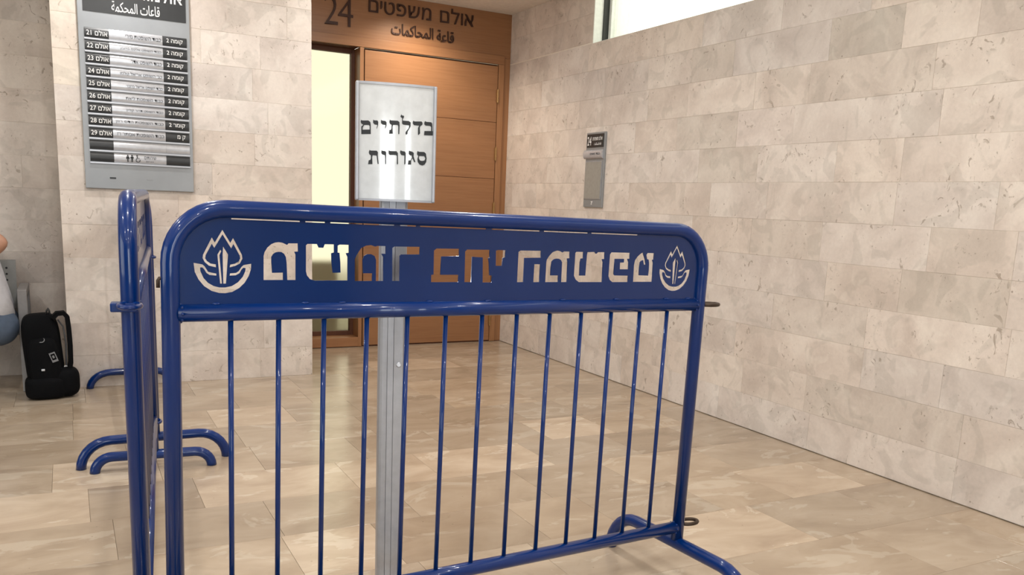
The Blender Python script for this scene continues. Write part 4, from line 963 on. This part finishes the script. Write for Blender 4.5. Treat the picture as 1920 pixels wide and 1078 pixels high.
# shirt: torso and short sleeves
cs = []
for sy in (-1, 1):
    cs += [((-0.01, sy * 0.065, 0.49), (-0.06, sy * 0.075, 0.74), 0.115, 0.105), ((-0.06, sy * 0.075, 0.74), (-0.15, sy * 0.085, 0.93), 0.105, 0.095),
           ((-0.13, sy * 0.10, 0.955), (-0.17, sy * 0.02, 1.01), 0.075, 0.062)]
cs += [((-0.15, -0.14, 0.97), (-0.02, -0.15, 0.92), 0.070, 0.058), ((-0.15, 0.14, 0.97), (-0.09, 0.21, 0.86), 0.070, 0.058), ((0.055, 0.05, 0.465), (0.055, -0.05, 0.465), 0.05, 0.05)]
blobby('shirt', cs, M_SHIRT, pe)
cj = []
for sy, kx in ((-1, -0.44), (1, -0.44)):
    cj += [((0.015, sy * 0.075, 0.405), (-0.05, sy * 0.09, 0.46), 0.115, 0.10), ((-0.03, sy * 0.095, 0.475), (kx, sy * 0.125, 0.50), 0.098, 0.072),
           ((kx, sy * 0.125, 0.50), (-0.435, sy * 0.125, 0.12), 0.070, 0.052)]
blobby('jeans', cj, M_JEANS, pe)
bm = bmesh.new(); superell(bm, (-0.27, 0, 1.17), (0.095, 0.075, 0.115), 1.0, 1.0)
superell(bm, (-0.365, 0, 1.155), (0.020, 0.013, 0.022), 1, 1, 10, 8); superell(bm, (-0.35, 0, 1.108), (0.012, 0.024, 0.008), 1, 1, 10, 8)
for s_ in (-1, 1): superell(bm, (-0.262, s_ * 0.076, 1.16), (0.018, 0.010, 0.030), 1, 1, 10, 8)
mesh_obj('head', bm, M_SKIN, pe, smooth=True)
bm = bmesh.new()
for s_ in (-1, 1): superell(bm, (-0.352, s_ * 0.030, 1.175), (0.010, 0.013, 0.008), 1, 1, 10, 8)
mesh_obj('eyes', bm, M_BLACKPL, pe, smooth=True)
sell('hair', (-0.245, 0, 1.20), (0.095, 0.082, 0.100), M_HAIR, pe, 1, 1)
for nm, (wx, wy, wz) in (('near', V[9]), ('far', V[13])):
    fv, fe, fr_ = [(wx + 0.02, wy, wz + 0.005), (wx - 0.02, wy, wz - 0.004)], [(0, 1)], [0.024, 0.022]
    for q, (dy, ln) in enumerate(((-0.028, 0.065), (-0.010, 0.078), (0.009, 0.073), (0.027, 0.058))):
        i = len(fv)
        fv += [(wx - 0.035, wy + dy * 0.8, wz - 0.006), (wx - 0.035 - ln * 0.55, wy + dy, wz - 0.012), (wx - 0.035 - ln * 0.9, wy + dy, wz - 0.034)]
        fe += [(1, i), (i, i + 1), (i + 1, i + 2)]; fr_ += [0.0105, 0.009, 0.007]
    i = len(fv); sg = 1 if wy < 0 else -1
    fv += [(wx, wy + sg * 0.030, wz - 0.005), (wx - 0.035, wy + sg * 0.050, wz - 0.018)]; fe += [(0, i), (i, i + 1)]; fr_ += [0.011, 0.008]
    skin('hand', fv, fe, fr_, M_SKIN, pe, 1)
for y, x in ((-0.12, -0.46), (0.13, -0.50)):
    bm = bmesh.new(); superell(bm, (x - 0.03, y, 0.046), (0.135, 0.048, 0.046), 0.7, 0.75); mesh_obj('shoe', bm, M_SHOE, pe, smooth=True)

# ------------------------------------------------------------------ recessed ceiling lamps (they light the hall)
def downlight(x, y, power, label):
    t = thing('ceiling_downlight', label, 'ceiling lamp', (x, y, ZC), 0, 'round downlights in the hall ceiling')
    bm = bmesh.new(); lathe(bm, [(0.075, -0.001), (0.075, -0.006), (0.060, -0.008), (0.058, -0.003)], 28); mesh_obj('ring', bm, M_CHROME, t)
    bm = bmesh.new(); lathe(bm, [(0.055, -0.010), (0.055, -0.0085)], 24); mesh_obj('diffuser', bm, M_LAMP, t)
    d = bpy.data.lights.new('lamp', 'AREA'); d.shape = 'DISK'; d.size = 0.11; d.energy = power; d.color = (1.0, 0.975, 0.95)
    o = bpy.data.objects.new('lamp', d); link(o, t); o.location = (0, 0, -0.013)
for x, y in CEIL_LAMPS: downlight(x, y, LAMP_POWER, 'round recessed downlight in the white ceiling of the hall')
